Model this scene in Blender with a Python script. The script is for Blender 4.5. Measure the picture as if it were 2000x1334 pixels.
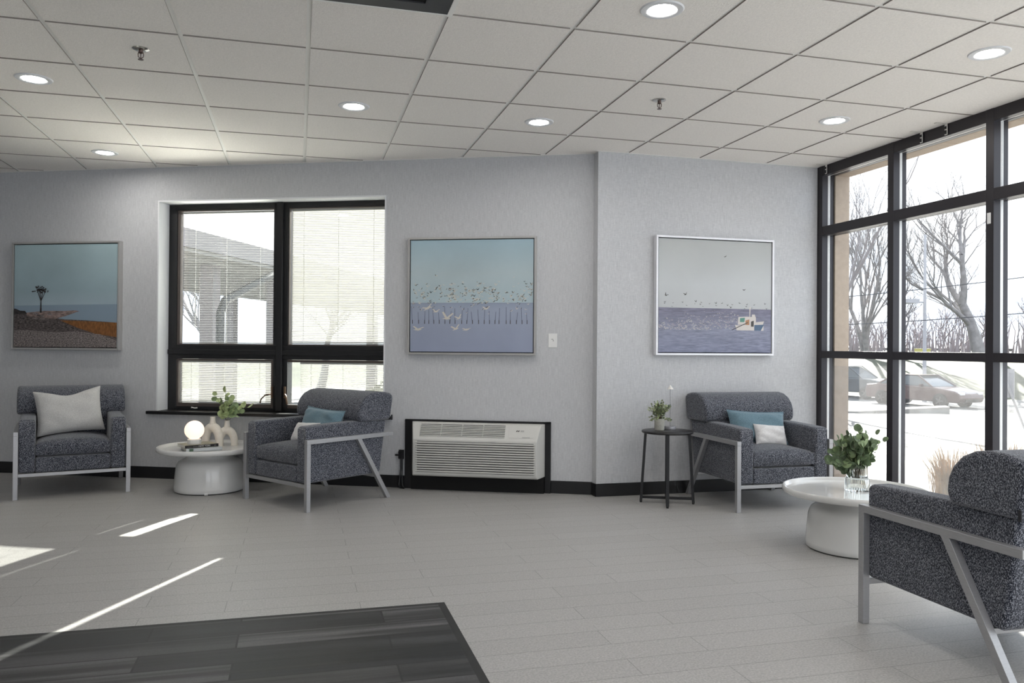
import bpy, bmesh, math, random
from mathutils import Vector, Matrix
random.seed(7)
for o in list(bpy.data.objects): bpy.data.objects.remove(o, do_unlink=True)
SC = bpy.context.scene
COL = SC.collection
PI = math.pi
def R(a): return math.radians(a)

# ------------------------------------------------------------------ camera
cam_data = bpy.data.cameras.new('camera')
cam_data.sensor_fit = 'HORIZONTAL'; cam_data.sensor_width = 36.0
cam_data.lens = 36.0*1552.11/2000.0
cam_data.clip_start = 0.05; cam_data.clip_end = 600
cam = bpy.data.objects.new('camera', cam_data); COL.objects.link(cam)
yaw, pitch, roll = -0.262348, 0.00602797, -0.00759854
Mz = Matrix.Rotation(yaw, 3, 'Z'); Mx = Matrix.Rotation(pitch, 3, 'X'); My = Matrix.Rotation(roll, 3, 'Y')
Mr = Mz @ Mx @ My
right = Mr @ Vector((1, 0, 0)); fwd = Mr @ Vector((0, 1, 0)); up = Mr @ Vector((0, 0, 1))
mw = Matrix((( right.x, up.x, -fwd.x, 0), (right.y, up.y, -fwd.y, 0), (right.z, up.z, -fwd.z, 1.16), (0, 0, 0, 1)))
cam.matrix_world = mw
SC.camera = cam

# ------------------------------------------------------------------ world, sun, exposure
SKY = 0.82
world = bpy.data.worlds.new('sky'); SC.world = world; world.use_nodes = True
wn = world.node_tree.nodes; wl = world.node_tree.links; wn.clear()
wo = wn.new('ShaderNodeOutputWorld'); bg = wn.new('ShaderNodeBackground'); bg.inputs['Strength'].default_value = SKY
tc = wn.new('ShaderNodeTexCoord'); mp = wn.new('ShaderNodeMapping'); mp.inputs['Scale'].default_value = (1.2, 1.2, 3.5)
nz = wn.new('ShaderNodeTexNoise'); nz.inputs['Scale'].default_value = 2.6; nz.inputs['Detail'].default_value = 6
cr = wn.new('ShaderNodeValToRGB')
cr.color_ramp.elements[0].position = 0.38; cr.color_ramp.elements[0].color = (0.66, 0.76, 0.93, 1)
cr.color_ramp.elements[1].position = 0.62; cr.color_ramp.elements[1].color = (0.97, 0.98, 1.0, 1)
wl.new(tc.outputs['Generated'], mp.inputs['Vector']); wl.new(mp.outputs[0], nz.inputs['Vector'])
wl.new(nz.outputs['Fac'], cr.inputs['Fac']); wl.new(cr.outputs['Color'], bg.inputs['Color']); wl.new(bg.outputs[0], wo.inputs[0])

SUN_AZ, SUN_EL = 63.0, 25.5
sd = bpy.data.lights.new('sun', 'SUN'); sd.energy = 12.5; sd.angle = R(0.6); sd.color = (1.0, 0.95, 0.88)
sun = bpy.data.objects.new('sun', sd); COL.objects.link(sun)
sv = Vector((math.cos(R(SUN_AZ))*math.cos(R(SUN_EL)), math.sin(R(SUN_AZ))*math.cos(R(SUN_EL)), math.sin(R(SUN_EL))))
sun.rotation_euler = sv.to_track_quat('Z', 'Y').to_euler(); sun.location = sv*40
DOWNLIGHT = 44.0
SC.cycles.sample_clamp_indirect = 40.0
SC.view_settings.view_transform = 'Standard'; SC.view_settings.look = 'None'
SC.view_settings.exposure = 1.80; SC.view_settings.gamma = 1.0; SC.view_settings.use_curve_mapping = False

# ------------------------------------------------------------------ materials
MATS = {}
def new_mat(name):
    m = bpy.data.materials.new(name); m.use_nodes = True
    MATS[name] = m
    return m, m.node_tree.nodes, m.node_tree.links, m.node_tree.nodes['Principled BSDF']
def pm(name, col, rough=0.5, metal=0.0, spec=0.5, noise=None, bump=None, trans=0, ior=1.45, coat=0):
    m, n, l, b = new_mat(name)
    b.inputs['Base Color'].default_value = (*col, 1); b.inputs['Roughness'].default_value = rough
    b.inputs['Metallic'].default_value = metal; b.inputs['Specular IOR Level'].default_value = spec
    b.inputs['Transmission Weight'].default_value = trans; b.inputs['IOR'].default_value = ior
    b.inputs['Coat Weight'].default_value = coat
    if noise or bump:
        t = n.new('ShaderNodeTexCoord')
    if noise:
        sc, amt, stretch = noise
        mpn = n.new('ShaderNodeMapping'); mpn.inputs['Scale'].default_value = stretch
        no = n.new('ShaderNodeTexNoise'); no.inputs['Scale'].default_value = sc; no.inputs['Detail'].default_value = 4
        rp = n.new('ShaderNodeValToRGB')
        rp.color_ramp.elements[0].position = 0.3; rp.color_ramp.elements[1].position = 0.7
        rp.color_ramp.elements[0].color = (*[c*(1-amt) for c in col], 1); rp.color_ramp.elements[1].color = (*[min(1, c*(1+amt)) for c in col], 1)
        l.new(t.outputs['Object'], mpn.inputs[0]); l.new(mpn.outputs[0], no.inputs['Vector']); l.new(no.outputs['Fac'], rp.inputs['Fac']); l.new(rp.outputs[0], b.inputs['Base Color'])
    if bump:
        sc, st = bump
        nb = n.new('ShaderNodeTexNoise'); nb.inputs['Scale'].default_value = sc; nb.inputs['Detail'].default_value = 3
        bp = n.new('ShaderNodeBump'); bp.inputs['Strength'].default_value = st; bp.inputs['Distance'].default_value = 0.002
        l.new(t.outputs['Object'], nb.inputs['Vector']); l.new(nb.outputs['Fac'], bp.inputs['Height']); l.new(bp.outputs[0], b.inputs['Normal'])
    return m

def wallpaper():
    m, n, l, b = new_mat('wallpaper')
    t = n.new('ShaderNodeTexCoord')
    outs = []
    for stretch, sc in (((1, 1, 9), 38), ((14, 14, 1), 12), ((60, 60, 4), 12)):
        mpn = n.new('ShaderNodeMapping'); mpn.inputs['Scale'].default_value = stretch
        no = n.new('ShaderNodeTexNoise'); no.inputs['Scale'].default_value = sc; no.inputs['Detail'].default_value = 3
        l.new(t.outputs['Object'], mpn.inputs[0]); l.new(mpn.outputs[0], no.inputs['Vector']); outs.append(no.outputs['Fac'])
    a = n.new('ShaderNodeMath'); a.operation = 'ADD'; l.new(outs[0], a.inputs[0]); l.new(outs[1], a.inputs[1])
    a2 = n.new('ShaderNodeMath'); a2.operation = 'ADD'; l.new(a.outputs[0], a2.inputs[0]); l.new(outs[2], a2.inputs[1])
    a3 = n.new('ShaderNodeMath'); a3.operation = 'DIVIDE'; a3.inputs[1].default_value = 3; l.new(a2.outputs[0], a3.inputs[0])
    rp = n.new('ShaderNodeValToRGB'); rp.color_ramp.elements[0].position = 0.38; rp.color_ramp.elements[1].position = 0.62
    rp.color_ramp.elements[0].color = (0.455, 0.462, 0.480, 1); rp.color_ramp.elements[1].color = (0.62, 0.625, 0.638, 1)
    l.new(a3.outputs[0], rp.inputs['Fac']); l.new(rp.outputs[0], b.inputs['Base Color'])
    bp = n.new('ShaderNodeBump'); bp.inputs['Strength'].default_value = 0.12; bp.inputs['Distance'].default_value = 0.001
    l.new(a3.outputs[0], bp.inputs['Height']); l.new(bp.outputs[0], b.inputs['Normal'])
    b.inputs['Roughness'].default_value = 0.6; b.inputs['Specular IOR Level'].default_value = 0.3
    return m
def planks(name, cols, width, length, rough, seam, off, streak=(3, 60), streak_amt=0.15, seamw=0.012, rough_var=0.1, fine=0.12, smin=0.3, smax=0.7, shi=None):
    m, n, l, b = new_mat(name)
    t = n.new('ShaderNodeTexCoord'); mpn = n.new('ShaderNodeMapping'); mpn.inputs['Location'].default_value = off
    l.new(t.outputs['Object'], mpn.inputs[0])
    br = n.new('ShaderNodeTexBrick'); br.inputs['Scale'].default_value = 1.0
    br.inputs['Brick Width'].default_value = length; br.inputs['Row Height'].default_value = width
    br.inputs['Mortar Size'].default_value = seamw; br.inputs['Mortar Smooth'].default_value = 0.1
    br.offset = 0.37; br.offset_frequency = 2; br.squash = 1.0; br.inputs['Bias'].default_value = 0.0
    br.inputs['Color1'].default_value = (*cols[0], 1); br.inputs['Color2'].default_value = (*cols[1], 1); br.inputs['Mortar'].default_value = (*seam, 1)
    l.new(mpn.outputs[0], br.inputs['Vector'])
    m2 = n.new('ShaderNodeMapping'); m2.inputs['Scale'].default_value = (streak[0], streak[1], 1); l.new(t.outputs['Object'], m2.inputs[0])
    no = n.new('ShaderNodeTexNoise'); no.inputs['Scale'].default_value = 1.0; no.inputs['Detail'].default_value = 5; l.new(m2.outputs[0], no.inputs['Vector'])
    m3 = n.new('ShaderNodeMapping'); m3.inputs['Scale'].default_value = (1, 1, 1); l.new(t.outputs['Object'], m3.inputs[0])
    n2 = n.new('ShaderNodeTexNoise'); n2.inputs['Scale'].default_value = 130.0; n2.inputs['Detail'].default_value = 3; l.new(m3.outputs[0], n2.inputs['Vector'])
    mr = n.new('ShaderNodeMapRange'); mr.inputs['From Min'].default_value = smin; mr.inputs['From Max'].default_value = smax
    mr.inputs['To Min'].default_value = 1-streak_amt if shi is None else 0.55; mr.inputs['To Max'].default_value = 1+streak_amt if shi is None else shi; l.new(no.outputs['Fac'], mr.inputs['Value'])
    mr2 = n.new('ShaderNodeMapRange'); mr2.inputs['From Min'].default_value = 0.3; mr2.inputs['From Max'].default_value = 0.7
    mr2.inputs['To Min'].default_value = 1-fine; mr2.inputs['To Max'].default_value = 1+fine; l.new(n2.outputs['Fac'], mr2.inputs['Value'])
    mu = n.new('ShaderNodeMath'); mu.operation = 'MULTIPLY'; l.new(mr.outputs[0], mu.inputs[0]); l.new(mr2.outputs[0], mu.inputs[1])
    vm = n.new('ShaderNodeVectorMath'); vm.operation = 'SCALE'; l.new(br.outputs['Color'], vm.inputs[0]); l.new(mu.outputs[0], vm.inputs['Scale'])
    l.new(vm.outputs[0], b.inputs['Base Color'])
    mr3 = n.new('ShaderNodeMapRange'); mr3.inputs['To Min'].default_value = rough-rough_var; mr3.inputs['To Max'].default_value = rough+rough_var
    l.new(no.outputs['Fac'], mr3.inputs['Value']); l.new(mr3.outputs[0], b.inputs['Roughness'])
    bp = n.new('ShaderNodeBump'); bp.inputs['Strength'].default_value = 0.25; bp.inputs['Distance'].default_value = 0.001
    l.new(mr2.outputs[0], bp.inputs['Height']); l.new(bp.outputs[0], b.inputs['Normal'])
    return m
def fabric(name, dark, mid, light, scale=420, thr=(0.44, 0.53, 0.63), bump=0.5):
    m, n, l, b = new_mat(name)
    t = n.new('ShaderNodeTexCoord'); mpn = n.new('ShaderNodeMapping'); mpn.inputs['Rotation'].default_value = (0.6, 0.4, 0.7); mpn.inputs['Scale'].default_value = (1, 1, 0.55)
    l.new(t.outputs['Object'], mpn.inputs[0])
    no = n.new('ShaderNodeTexNoise'); no.inputs['Scale'].default_value = scale; no.inputs['Detail'].default_value = 2; no.inputs['Roughness'].default_value = 0.7
    l.new(mpn.outputs[0], no.inputs['Vector'])
    rp = n.new('ShaderNodeValToRGB'); e = rp.color_ramp.elements
    e[0].position = thr[0]; e[0].color = (*dark, 1); e[1].position = thr[2]; e[1].color = (*light, 1)
    k = e.new(thr[1]); k.color = (*mid, 1)
    l.new(no.outputs['Fac'], rp.inputs['Fac']); l.new(rp.outputs[0], b.inputs['Base Color'])
    b.inputs['Roughness'].default_value = 0.9; b.inputs['Specular IOR Level'].default_value = 0.2
    b.inputs['Sheen Weight'].default_value = 0.25; b.inputs['Sheen Roughness'].default_value = 0.5
    bp = n.new('ShaderNodeBump'); bp.inputs['Strength'].default_value = bump; bp.inputs['Distance'].default_value = 0.002
    l.new(no.outputs['Fac'], bp.inputs['Height']); l.new(bp.outputs[0], b.inputs['Normal'])
    return m
def emis(name, col, s):
    m, n, l, b = new_mat(name)
    b.inputs['Base Color'].default_value = (*col, 1); b.inputs['Emission Color'].default_value = (*col, 1); b.inputs['Emission Strength'].default_value = s
    return m
def glass(name, tint=(1, 1, 1), haze=0.0, noise=True, refl=0.12, nscale=6, hcol=(0.95, 0.95, 0.95)):
    m = bpy.data.materials.new(name); m.use_nodes = True; n = m.node_tree.nodes; l = m.node_tree.links; n.clear(); MATS[name] = m
    out = n.new('ShaderNodeOutputMaterial'); tr = n.new('ShaderNodeBsdfTransparent'); tr.inputs[0].default_value = (*tint, 1)
    gl = n.new('ShaderNodeBsdfGlossy'); gl.inputs['Roughness'].default_value = 0.02; gl.inputs[0].default_value = (1, 1, 1, 1)
    lw = n.new('ShaderNodeLayerWeight'); lw.inputs['Blend'].default_value = 0.5
    pw = n.new('ShaderNodeMath'); pw.operation = 'POWER'; pw.inputs[1].default_value = 4.0; l.new(lw.outputs['Facing'], pw.inputs[0])
    fr = n.new('ShaderNodeMapRange'); fr.inputs['To Min'].default_value = 0.04; fr.inputs['To Max'].default_value = 0.9; l.new(pw.outputs[0], fr.inputs['Value'])
    mx = n.new('ShaderNodeMixShader'); l.new(fr.outputs[0], mx.inputs[0]); l.new(tr.outputs[0], mx.inputs[1]); l.new(gl.outputs[0], mx.inputs[2])
    last = mx
    if haze > 0:
        ts = n.new('ShaderNodeBsdfTranslucent'); ts.inputs[0].default_value = (*hcol, 1)
        m2 = n.new('ShaderNodeMixShader'); l.new(mx.outputs[0], m2.inputs[1]); l.new(ts.outputs[0], m2.inputs[2])
        t = n.new('ShaderNodeTexCoord'); no = n.new('ShaderNodeTexNoise'); no.inputs['Scale'].default_value = nscale; no.inputs['Detail'].default_value = 8; no.inputs['Roughness'].default_value = 0.7
        mr = n.new('ShaderNodeMapRange'); mr.inputs['From Min'].default_value = 0.3; mr.inputs['From Max'].default_value = 0.75
        mr.inputs['To Min'].default_value = haze*0.5; mr.inputs['To Max'].default_value = haze*1.5
        l.new(t.outputs['Object'], no.inputs['Vector']); l.new(no.outputs['Fac'], mr.inputs['Value']); l.new(mr.outputs[0], m2.inputs[0])
        last = m2
    l.new(last.outputs[0], out.inputs[0])
    return m

wallpaper()
planks('floor_planks', ((0.385, 0.376, 0.365), (0.407, 0.398, 0.387)), 0.15, 0.914, 0.40, (0.24, 0.232, 0.222), (0.3, 0.10, 0), streak=(30, 140), streak_amt=0.10, seamw=0.0018, fine=0.20)
planks('dark_planks', ((0.006, 0.0062, 0.0070), (0.045, 0.043, 0.044)), 0.15, 0.914, 0.50, (0.003, 0.003, 0.003), (0.22, -0.04, 0), streak=(0.55, 17), streak_amt=0.9, seamw=0.004, fine=0.12, rough_var=0.16, smin=0.42, smax=0.60, shi=3.2)
fabric('chair_fabric', (0.007, 0.009, 0.017), (0.029, 0.034, 0.051), (0.29, 0.30, 0.335), scale=320, thr=(0.42, 0.505, 0.60))
fabric('linen_grey', (0.40, 0.395, 0.385), (0.50, 0.495, 0.485), (0.58, 0.575, 0.565), scale=300, thr=(0.35, 0.5, 0.65), bump=0.3)
fabric('linen_blue', (0.10, 0.165, 0.205), (0.135, 0.215, 0.262), (0.17, 0.26, 0.31), scale=300, thr=(0.35, 0.5, 0.65), bump=0.3)
fabric('linen_white', (0.55, 0.54, 0.54), (0.66, 0.65, 0.65), (0.74, 0.73, 0.73), scale=300, thr=(0.35, 0.5, 0.65), bump=0.3)
fabric('tag_fabric', (0.01, 0.01, 0.012), (0.015, 0.015, 0.02), (0.03, 0.03, 0.035))
pm('tile_edge_shade', (0.33, 0.30, 0.275), 0.9)  # raw tile sides, darkened to paint the shadow line of the groove
pm('ceiling_tile', (0.89, 0.855, 0.815), 0.85, spec=0.2, noise=(90, 0.05, (1, 1, 1)), bump=(160, 0.8))
pm('ceiling_tee', (0.88, 0.87, 0.84), 0.5)
pm('base_black', (0.010, 0.010, 0.011), 0.35)
pm('jamb_white', (0.74, 0.75, 0.77), 0.6)
pm('frame_black', (0.012, 0.012, 0.013), 0.35, spec=0.5)
pm('frame_bronze', (0.032, 0.029, 0.033), 0.35, metal=0.3)
pm('sash_brown', (0.10, 0.082, 0.074), 0.4, metal=0.3)
pm('seal_silver', (0.75, 0.74, 0.73), 0.4)
pm('handle_bronze', (0.20, 0.13, 0.085), 0.35, metal=0.7)
pm('slat_white', (0.42, 0.415, 0.40), 0.3, metal=0.2, spec=0.6)
pm('slat_gloss', (0.90, 0.89, 0.86), 0.2, metal=0.9, spec=0.6)
pm('cord_white', (0.8, 0.79, 0.76), 0.6)
pm('steel_brushed', (0.40, 0.40, 0.41), 0.38, metal=0.55, noise=(40, 0.06, (1, 1, 8)))
pm('silver_frame', (0.50, 0.49, 0.48), 0.38, metal=0.6)
pm('silver_bright', (0.80, 0.80, 0.83), 0.35, metal=0.25)
pm('black_metal', (0.011, 0.011, 0.012), 0.42)
pm('black_wood', (0.020, 0.019, 0.020), 0.35, noise=(20, 0.3, (1, 12, 1)))
pm('white_lacquer', (0.72, 0.72, 0.71), 0.16, spec=0.6, coat=0.3)
pm('ceramic_cream', (0.76, 0.72, 0.65), 0.55, noise=(60, 0.04, (1, 1, 1)))
pm('ceramic_pot', (0.44, 0.43, 0.38), 0.7, noise=(80, 0.12, (1, 1, 1)))
pm('ac_white', (0.60, 0.595, 0.565), 0.42)
pm('ac_dark', (0.07, 0.068, 0.065), 0.6)
pm('logo_black', (0.01, 0.01, 0.01), 0.5)
pm('logo_grey', (0.30, 0.30, 0.30), 0.5)
pm('plate_white', (0.78, 0.78, 0.77), 0.35)
pm('chrome', (0.55, 0.54, 0.52), 0.15, metal=1)
pm('chrome_dark', (0.14, 0.10, 0.09), 0.3, metal=0.7)
pm('diffuser_grey', (0.035, 0.035, 0.038), 0.5)
pm('black_matte', (0.003, 0.003, 0.003), 0.8)
pm('bracket_metal', (0.78, 0.76, 0.72), 0.4, metal=0.1)
pm('mat_edge', (0.018, 0.018, 0.018), 0.55)
pm('leaf_sage', (0.24, 0.32, 0.16), 0.55, noise=(30, 0.35, (1, 1, 1)))
pm('leaf_deep', (0.13, 0.185, 0.10), 0.5, noise=(40, 0.40, (1, 1, 1)))
pm('leaf_light', (0.42, 0.50, 0.25), 0.55, noise=(30, 0.25, (1, 1, 1)))
pm('leaf_grey', (0.24, 0.27, 0.16), 0.6, noise=(60, 0.45, (1, 1, 1)))
pm('stem_brown', (0.10, 0.075, 0.045), 0.6)
pm('soil', (0.03, 0.022, 0.018), 0.9)
pm('book_black', (0.010, 0.010, 0.011), 0.35)
pm('book_cover', (0.30, 0.28, 0.21), 0.35, noise=(25, 0.5, (1, 1, 1)))
pm('book_pale', (0.55, 0.58, 0.60), 0.4)
pm('book_green', (0.08, 0.14, 0.09), 0.5)
pm('pages', (0.70, 0.69, 0.66), 0.8, noise=(8, 0.06, (1, 1, 60)))
pm('text_white', (0.75, 0.75, 0.73), 0.6)
pm('text_grey', (0.25, 0.25, 0.25), 0.6)
emis('bulb_white', (1.0, 0.97, 0.93), DOWNLIGHT)
emis('globe_glow', (1.0, 0.80, 0.62), 0.30)
glass('pane_clear', (0.97, 0.985, 0.98))
glass('pane_dusty', (0.97, 0.985, 0.98), haze=0.02)
glass('film', (0.95, 0.95, 0.95), haze=0.014, nscale=9)
pm('glass_vase', (0.93, 0.95, 0.93), 0.05, trans=1.0, ior=1.3)
pm('stucco', (0.368, 0.292, 0.228), 0.9, noise=(25, 0.08, (1, 1, 1)), bump=(120, 0.5))
pm('stucco_white', (0.60, 0.57, 0.55), 0.9)
pm('asphalt', (0.126, 0.122, 0.115), 0.85, noise=(1.2, 0.12, (1, 1, 1)))
pm('road', (0.133, 0.133, 0.133), 0.85, noise=(0.8, 0.10, (1, 1, 1)))
pm('concrete', (0.240, 0.232, 0.217), 0.9, noise=(2, 0.08, (1, 1, 1)))
pm('lawn', (0.035, 0.041, 0.022), 0.95, noise=(0.9, 0.35, (1, 1, 1)))
pm('dry_lawn', (0.15, 0.13, 0.07), 0.95, noise=(3, 0.35, (1, 1, 1)))
pm('bark', (0.216, 0.203, 0.203), 0.9, noise=(3, 0.25, (1, 1, 1)))
pm('twig', (0.20, 0.19, 0.20), 0.9)
pm('brush', (0.238, 0.210, 0.217), 0.95)
pm('straw', (0.240, 0.152, 0.064), 0.9, noise=(6, 0.3, (1, 1, 1)))
pm('car_dark', (0.035, 0.045, 0.06), 0.25, metal=0.3, coat=0.6)
pm('car_red', (0.059, 0.023, 0.025), 0.3, metal=0.3, coat=0.6)
pm('car_glass', (0.03, 0.045, 0.06), 0.08, spec=0.8)
pm('tire', (0.012, 0.012, 0.012), 0.8)
pm('rim', (0.10, 0.10, 0.105), 0.3, metal=0.8)
pm('lamp_clear', (0.7, 0.72, 0.75), 0.15)
pm('house_wall', (0.20, 0.18, 0.17), 0.9)
pm('house_roof', (0.320, 0.326, 0.346), 0.9)
pm('roof_grey', (0.13, 0.125, 0.14), 0.9)
pm('galv', (0.34, 0.34, 0.36), 0.5, metal=0.5)
pm('wire', (0.05, 0.05, 0.055), 0.7)
pm('yellow_box', (0.50, 0.46, 0.16), 0.6)
pm('post_grey', (0.18, 0.16, 0.165), 0.6)
pm('dark_pipe', (0.018, 0.017, 0.018), 0.5)
pm('siding', (0.270, 0.262, 0.255), 0.8)
pm('shrub_leaf', (0.045, 0.05, 0.028), 0.8, noise=(20, 0.5, (1, 1, 1)))

# ------------------------------------------------------------------ mesh builder
class MB:
    def __init__(s): s.v = []; s.f = []; s.m = []
    def add(s, vs, fs, m=0):
        b = len(s.v); s.v += [tuple(v) for v in vs]; s.f += [tuple(b+i for i in f) for f in fs]; s.m += [m]*len(fs); return s
    def box(s, x0, x1, y0, y1, z0, z1, m=0):
        v = [(x0,y0,z0),(x1,y0,z0),(x1,y1,z0),(x0,y1,z0),(x0,y0,z1),(x1,y0,z1),(x1,y1,z1),(x0,y1,z1)]
        return s.add(v, [(0,3,2,1),(4,5,6,7),(0,1,5,4),(1,2,6,5),(2,3,7,6),(3,0,4,7)], m)
    def prism(s, poly, a0, a1, axis='x', m=0):
        n = len(poly)
        def P(p, a):
            return {'x': (a, p[0], p[1]), 'y': (p[0], a, p[1]), 'z': (p[0], p[1], a)}[axis]
        v = [P(p, a0) for p in poly]+[P(p, a1) for p in poly]
        f = [tuple(range(n))[::-1], tuple(range(n, 2*n))]+[(i, (i+1) % n, n+(i+1) % n, n+i) for i in range(n)]
        return s.add(v, f, m)
    def bar(s, p0, p1, w, h, m=0, up=(0, 0, 1)):
        p0 = Vector(p0); p1 = Vector(p1); d = (p1-p0).normalized(); u = Vector(up)
        if abs(d.dot(u)) > 0.98: u = Vector((0, 1, 0))
        a = d.cross(u).normalized()*w/2; b = a.cross(d).normalized()*h/2
        v = [p0-a-b, p0+a-b, p0+a+b, p0-a+b, p1-a-b, p1+a-b, p1+a+b, p1-a+b]
        return s.add(v, [(0,3,2,1),(4,5,6,7),(0,1,5,4),(1,2,6,5),(2,3,7,6),(3,0,4,7)], m)
    def lathe(s, prof, n=32, c=(0, 0, 0), m=0, sx=1, sy=1):
        b = len(s.v); k = len(prof)
        for r, z in prof:
            for i in range(n):
                a = 2*PI*i/n; s.v.append((c[0]+r*sx*math.cos(a), c[1]+r*sy*math.sin(a), c[2]+z))
        for j in range(k-1):
            for i in range(n):
                s.f.append((b+j*n+i, b+j*n+(i+1) % n, b+(j+1)*n+(i+1) % n, b+(j+1)*n+i)); s.m.append(m)
        if prof[0][0] > 1e-5: s.f.append(tuple(b+i for i in range(n))[::-1]); s.m.append(m)
        if prof[-1][0] > 1e-5: s.f.append(tuple(b+(k-1)*n+i for i in range(n))); s.m.append(m)
        return s
    def tube(s, pts, rad, n=8, m=0, cap=True):
        pts = [Vector(p) for p in pts]; k = len(pts)
        if not hasattr(rad, '__len__'): rad = [rad]*k
        b = len(s.v); prev = None
        for i, p in enumerate(pts):
            d = (pts[min(i+1, k-1)]-pts[max(i-1, 0)]).normalized()
            if prev is None:
                a = d.cross(Vector((0, 0, 1)))
                if a.length < 1e-3: a = d.cross(Vector((0, 1, 0)))
            else: a = prev-d*prev.dot(d)
            a.normalize(); prev = a; c = d.cross(a)
            for j in range(n):
                t = 2*PI*j/n; s.v.append(tuple(p+(a*math.cos(t)+c*math.sin(t))*rad[i]))
        for i in range(k-1):
            for j in range(n):
                s.f.append((b+i*n+j, b+i*n+(j+1) % n, b+(i+1)*n+(j+1) % n, b+(i+1)*n+j)); s.m.append(m)
        if cap:
            s.f.append(tuple(b+j for j in range(n))[::-1]); s.m.append(m)
            s.f.append(tuple(b+(k-1)*n+j for j in range(n))); s.m.append(m)
        return s
    def sphere(s, c, r, n=20, k=12, m=0, sz=1):
        return s.lathe([(max(r*math.sin(PI*i/k), 1e-6), -r*sz*math.cos(PI*i/k)) for i in range(k+1)], n, c, m)
    def build(s, name, mats, parent=None, smooth=False, bevel=None, angle=40, subsurf=0):
        me = bpy.data.meshes.new(name); me.from_pydata(s.v, [], s.f); me.update()
        if isinstance(mats, str): mats = [mats]
        for k in mats: me.materials.append(MATS[k])
        me.polygons.foreach_set('material_index', s.m)
        bm = bmesh.new(); bm.from_mesh(me); bmesh.ops.recalc_face_normals(bm, faces=bm.faces); bm.to_mesh(me); bm.free()
        if smooth or bevel or subsurf:
            me.polygons.foreach_set('use_smooth', [True]*len(me.polygons))
            if not bevel and not subsurf: me.set_sharp_from_angle(angle=R(angle))
        o = bpy.data.objects.new(name, me); COL.objects.link(o)
        if parent: o.parent = parent
        if bevel:
            md = o.modifiers.new('bevel', 'BEVEL'); md.width = bevel[0]; md.segments = bevel[1]; md.limit_method = 'ANGLE'; md.angle_limit = R(30); md.harden_normals = True
        if subsurf:
            md = o.modifiers.new('sub', 'SUBSURF'); md.levels = subsurf; md.render_levels = subsurf
        return o
def tag(o, label=None, cat=None, group=None, kind=None):
    if label: o['label'] = label
    if cat: o['category'] = cat
    if group: o['group'] = group
    if kind: o['kind'] = kind
    return o
def thing(name, label, cat, loc=(0, 0, 0), rz=0, group=None):
    o = bpy.data.objects.new(name, None); COL.objects.link(o); o.empty_display_size = 0.1
    o.location = loc; o.rotation_euler = (0, 0, rz); return tag(o, label, cat, group)
def struct(o): o['kind'] = 'structure'; return o
def copy_tree(o, parent=None):
    c = o.copy(); COL.objects.link(c); c.parent = parent
    for ch in list(o.children): copy_tree(ch, c)
    return c

# ------------------------------------------------------------------ frames of the two back walls
WA = math.atan2(-2.0115, 4.45)                  # direction of the long back wall
WD = Vector((math.cos(WA), math.sin(WA), 0)); WN = Vector((-math.sin(WA), math.cos(WA), 0)); WO = Vector((-2.595, 8.053, 0))
def W(s, off, z): return WO+WD*s+WN*off+Vector((0, 0, z))
RY = 5.78
H = 2.68
def on_wall(o, s, off=0, z=0): o.location = W(s, off, z); o.rotation_euler = (0, 0, WA); return o

# ------------------------------------------------------------------ room shell
fl = MB()
fl.add([(-6.2, -4.2, 0), (4.2, -4.2, 0), (4.2, 6.1, 0), (2.3, 6.1, 0), tuple(W(5.3, .1, 0)), tuple(W(-4.1, .1, 0)), (-6.2, 9.7, 0)], [(0, 1, 2, 3, 4, 5, 6)])
fl.build('floor', 'floor_planks')['kind'] = 'structure'
ml = MB(); ml.box(-5.0, 0.645, 0.3, 3.545, 0.0005, 0.004, 0)
fm = struct(ml.build('trim_1', ['mat_edge'])); tag(fm, 'dark wood look floor inset with black edging strip')
mi = MB(); mi.box(-4.97, 0.612, 0.33, 3.515, 0.001, 0.0052, 0)
mi.build('inset_planks', ['dark_planks'], fm)

wl_ = MB()
S0, S1, ZB, ZT, TH = 1.55, 3.60, 0.58, 2.395, 0.28
wl_.box(-4.1, S0, 0, TH, 0, H+.35); wl_.box(S1, 5.30, 0, TH, 0, H+.35); wl_.box(S0, S1, 0, TH, 0, ZB); wl_.box(S0, S1, 0, TH, ZT, H+.35)
w = struct(wl_.build('wall_back', 'wallpaper')); on_wall(w, 0)
wr = MB(); wr.box(2.235, 4.2, RY, RY+.35, 0, H+.35)
struct(wr.build('wall_right', 'wallpaper'))
ws = MB(); ws.box(-6.4, -6.2, -4.2, 10.0, 0, H+.3); struct(ws.build('wall_left', 'jamb_white'))
wb = MB()
for x0, x1 in ((-6.4, -2.0), (0.6, 1.2), (3.8, 4.3)): wb.box(x0, x1, -4.4, -4.2, 0, H+.3)  # unseen wall; its openings are added to let in fill daylight
wb.box(-6.4, 4.3, -4.4, -4.2, 2.45, H+.3); wb.box(-6.4, 4.3, -4.4, -4.2, 0, 0.15)
struct(wb.build('wall_front', 'jamb_white'))
# stucco end of the wall outside and the head above the glazing
pier = MB(); pier.box(4.315, 4.452, 5.70, 6.4, -0.3, 2.72)
struct(tag(pier.build('wall_pier', 'stucco'), 'tan stucco end of outside wall beside glass')); 
hd = MB(); hd.box(4.315, 4.452, -4.4, 5.70, 2.60, 3.03)
struct(hd.build('wall_header', 'stucco'))
# baseboards
bb = MB(); bb.box(-4.1, 3.782, -.010, 0.0, 0, .10); bb.box(4.975, 5.30, -.010, 0.0, 0, .10)
b_ = struct(bb.build('baseboard_back', 'base_black', bevel=(.004, 2))); on_wall(b_, 0)
bb = MB(); bb.box(2.225, 4.2, RY-.010, RY, 0, .10); bb.box(2.225, 2.235, RY-.010, RY+.11, 0, .10)
struct(bb.build('baseboard_right', 'base_black', bevel=(.004, 2)))

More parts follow.
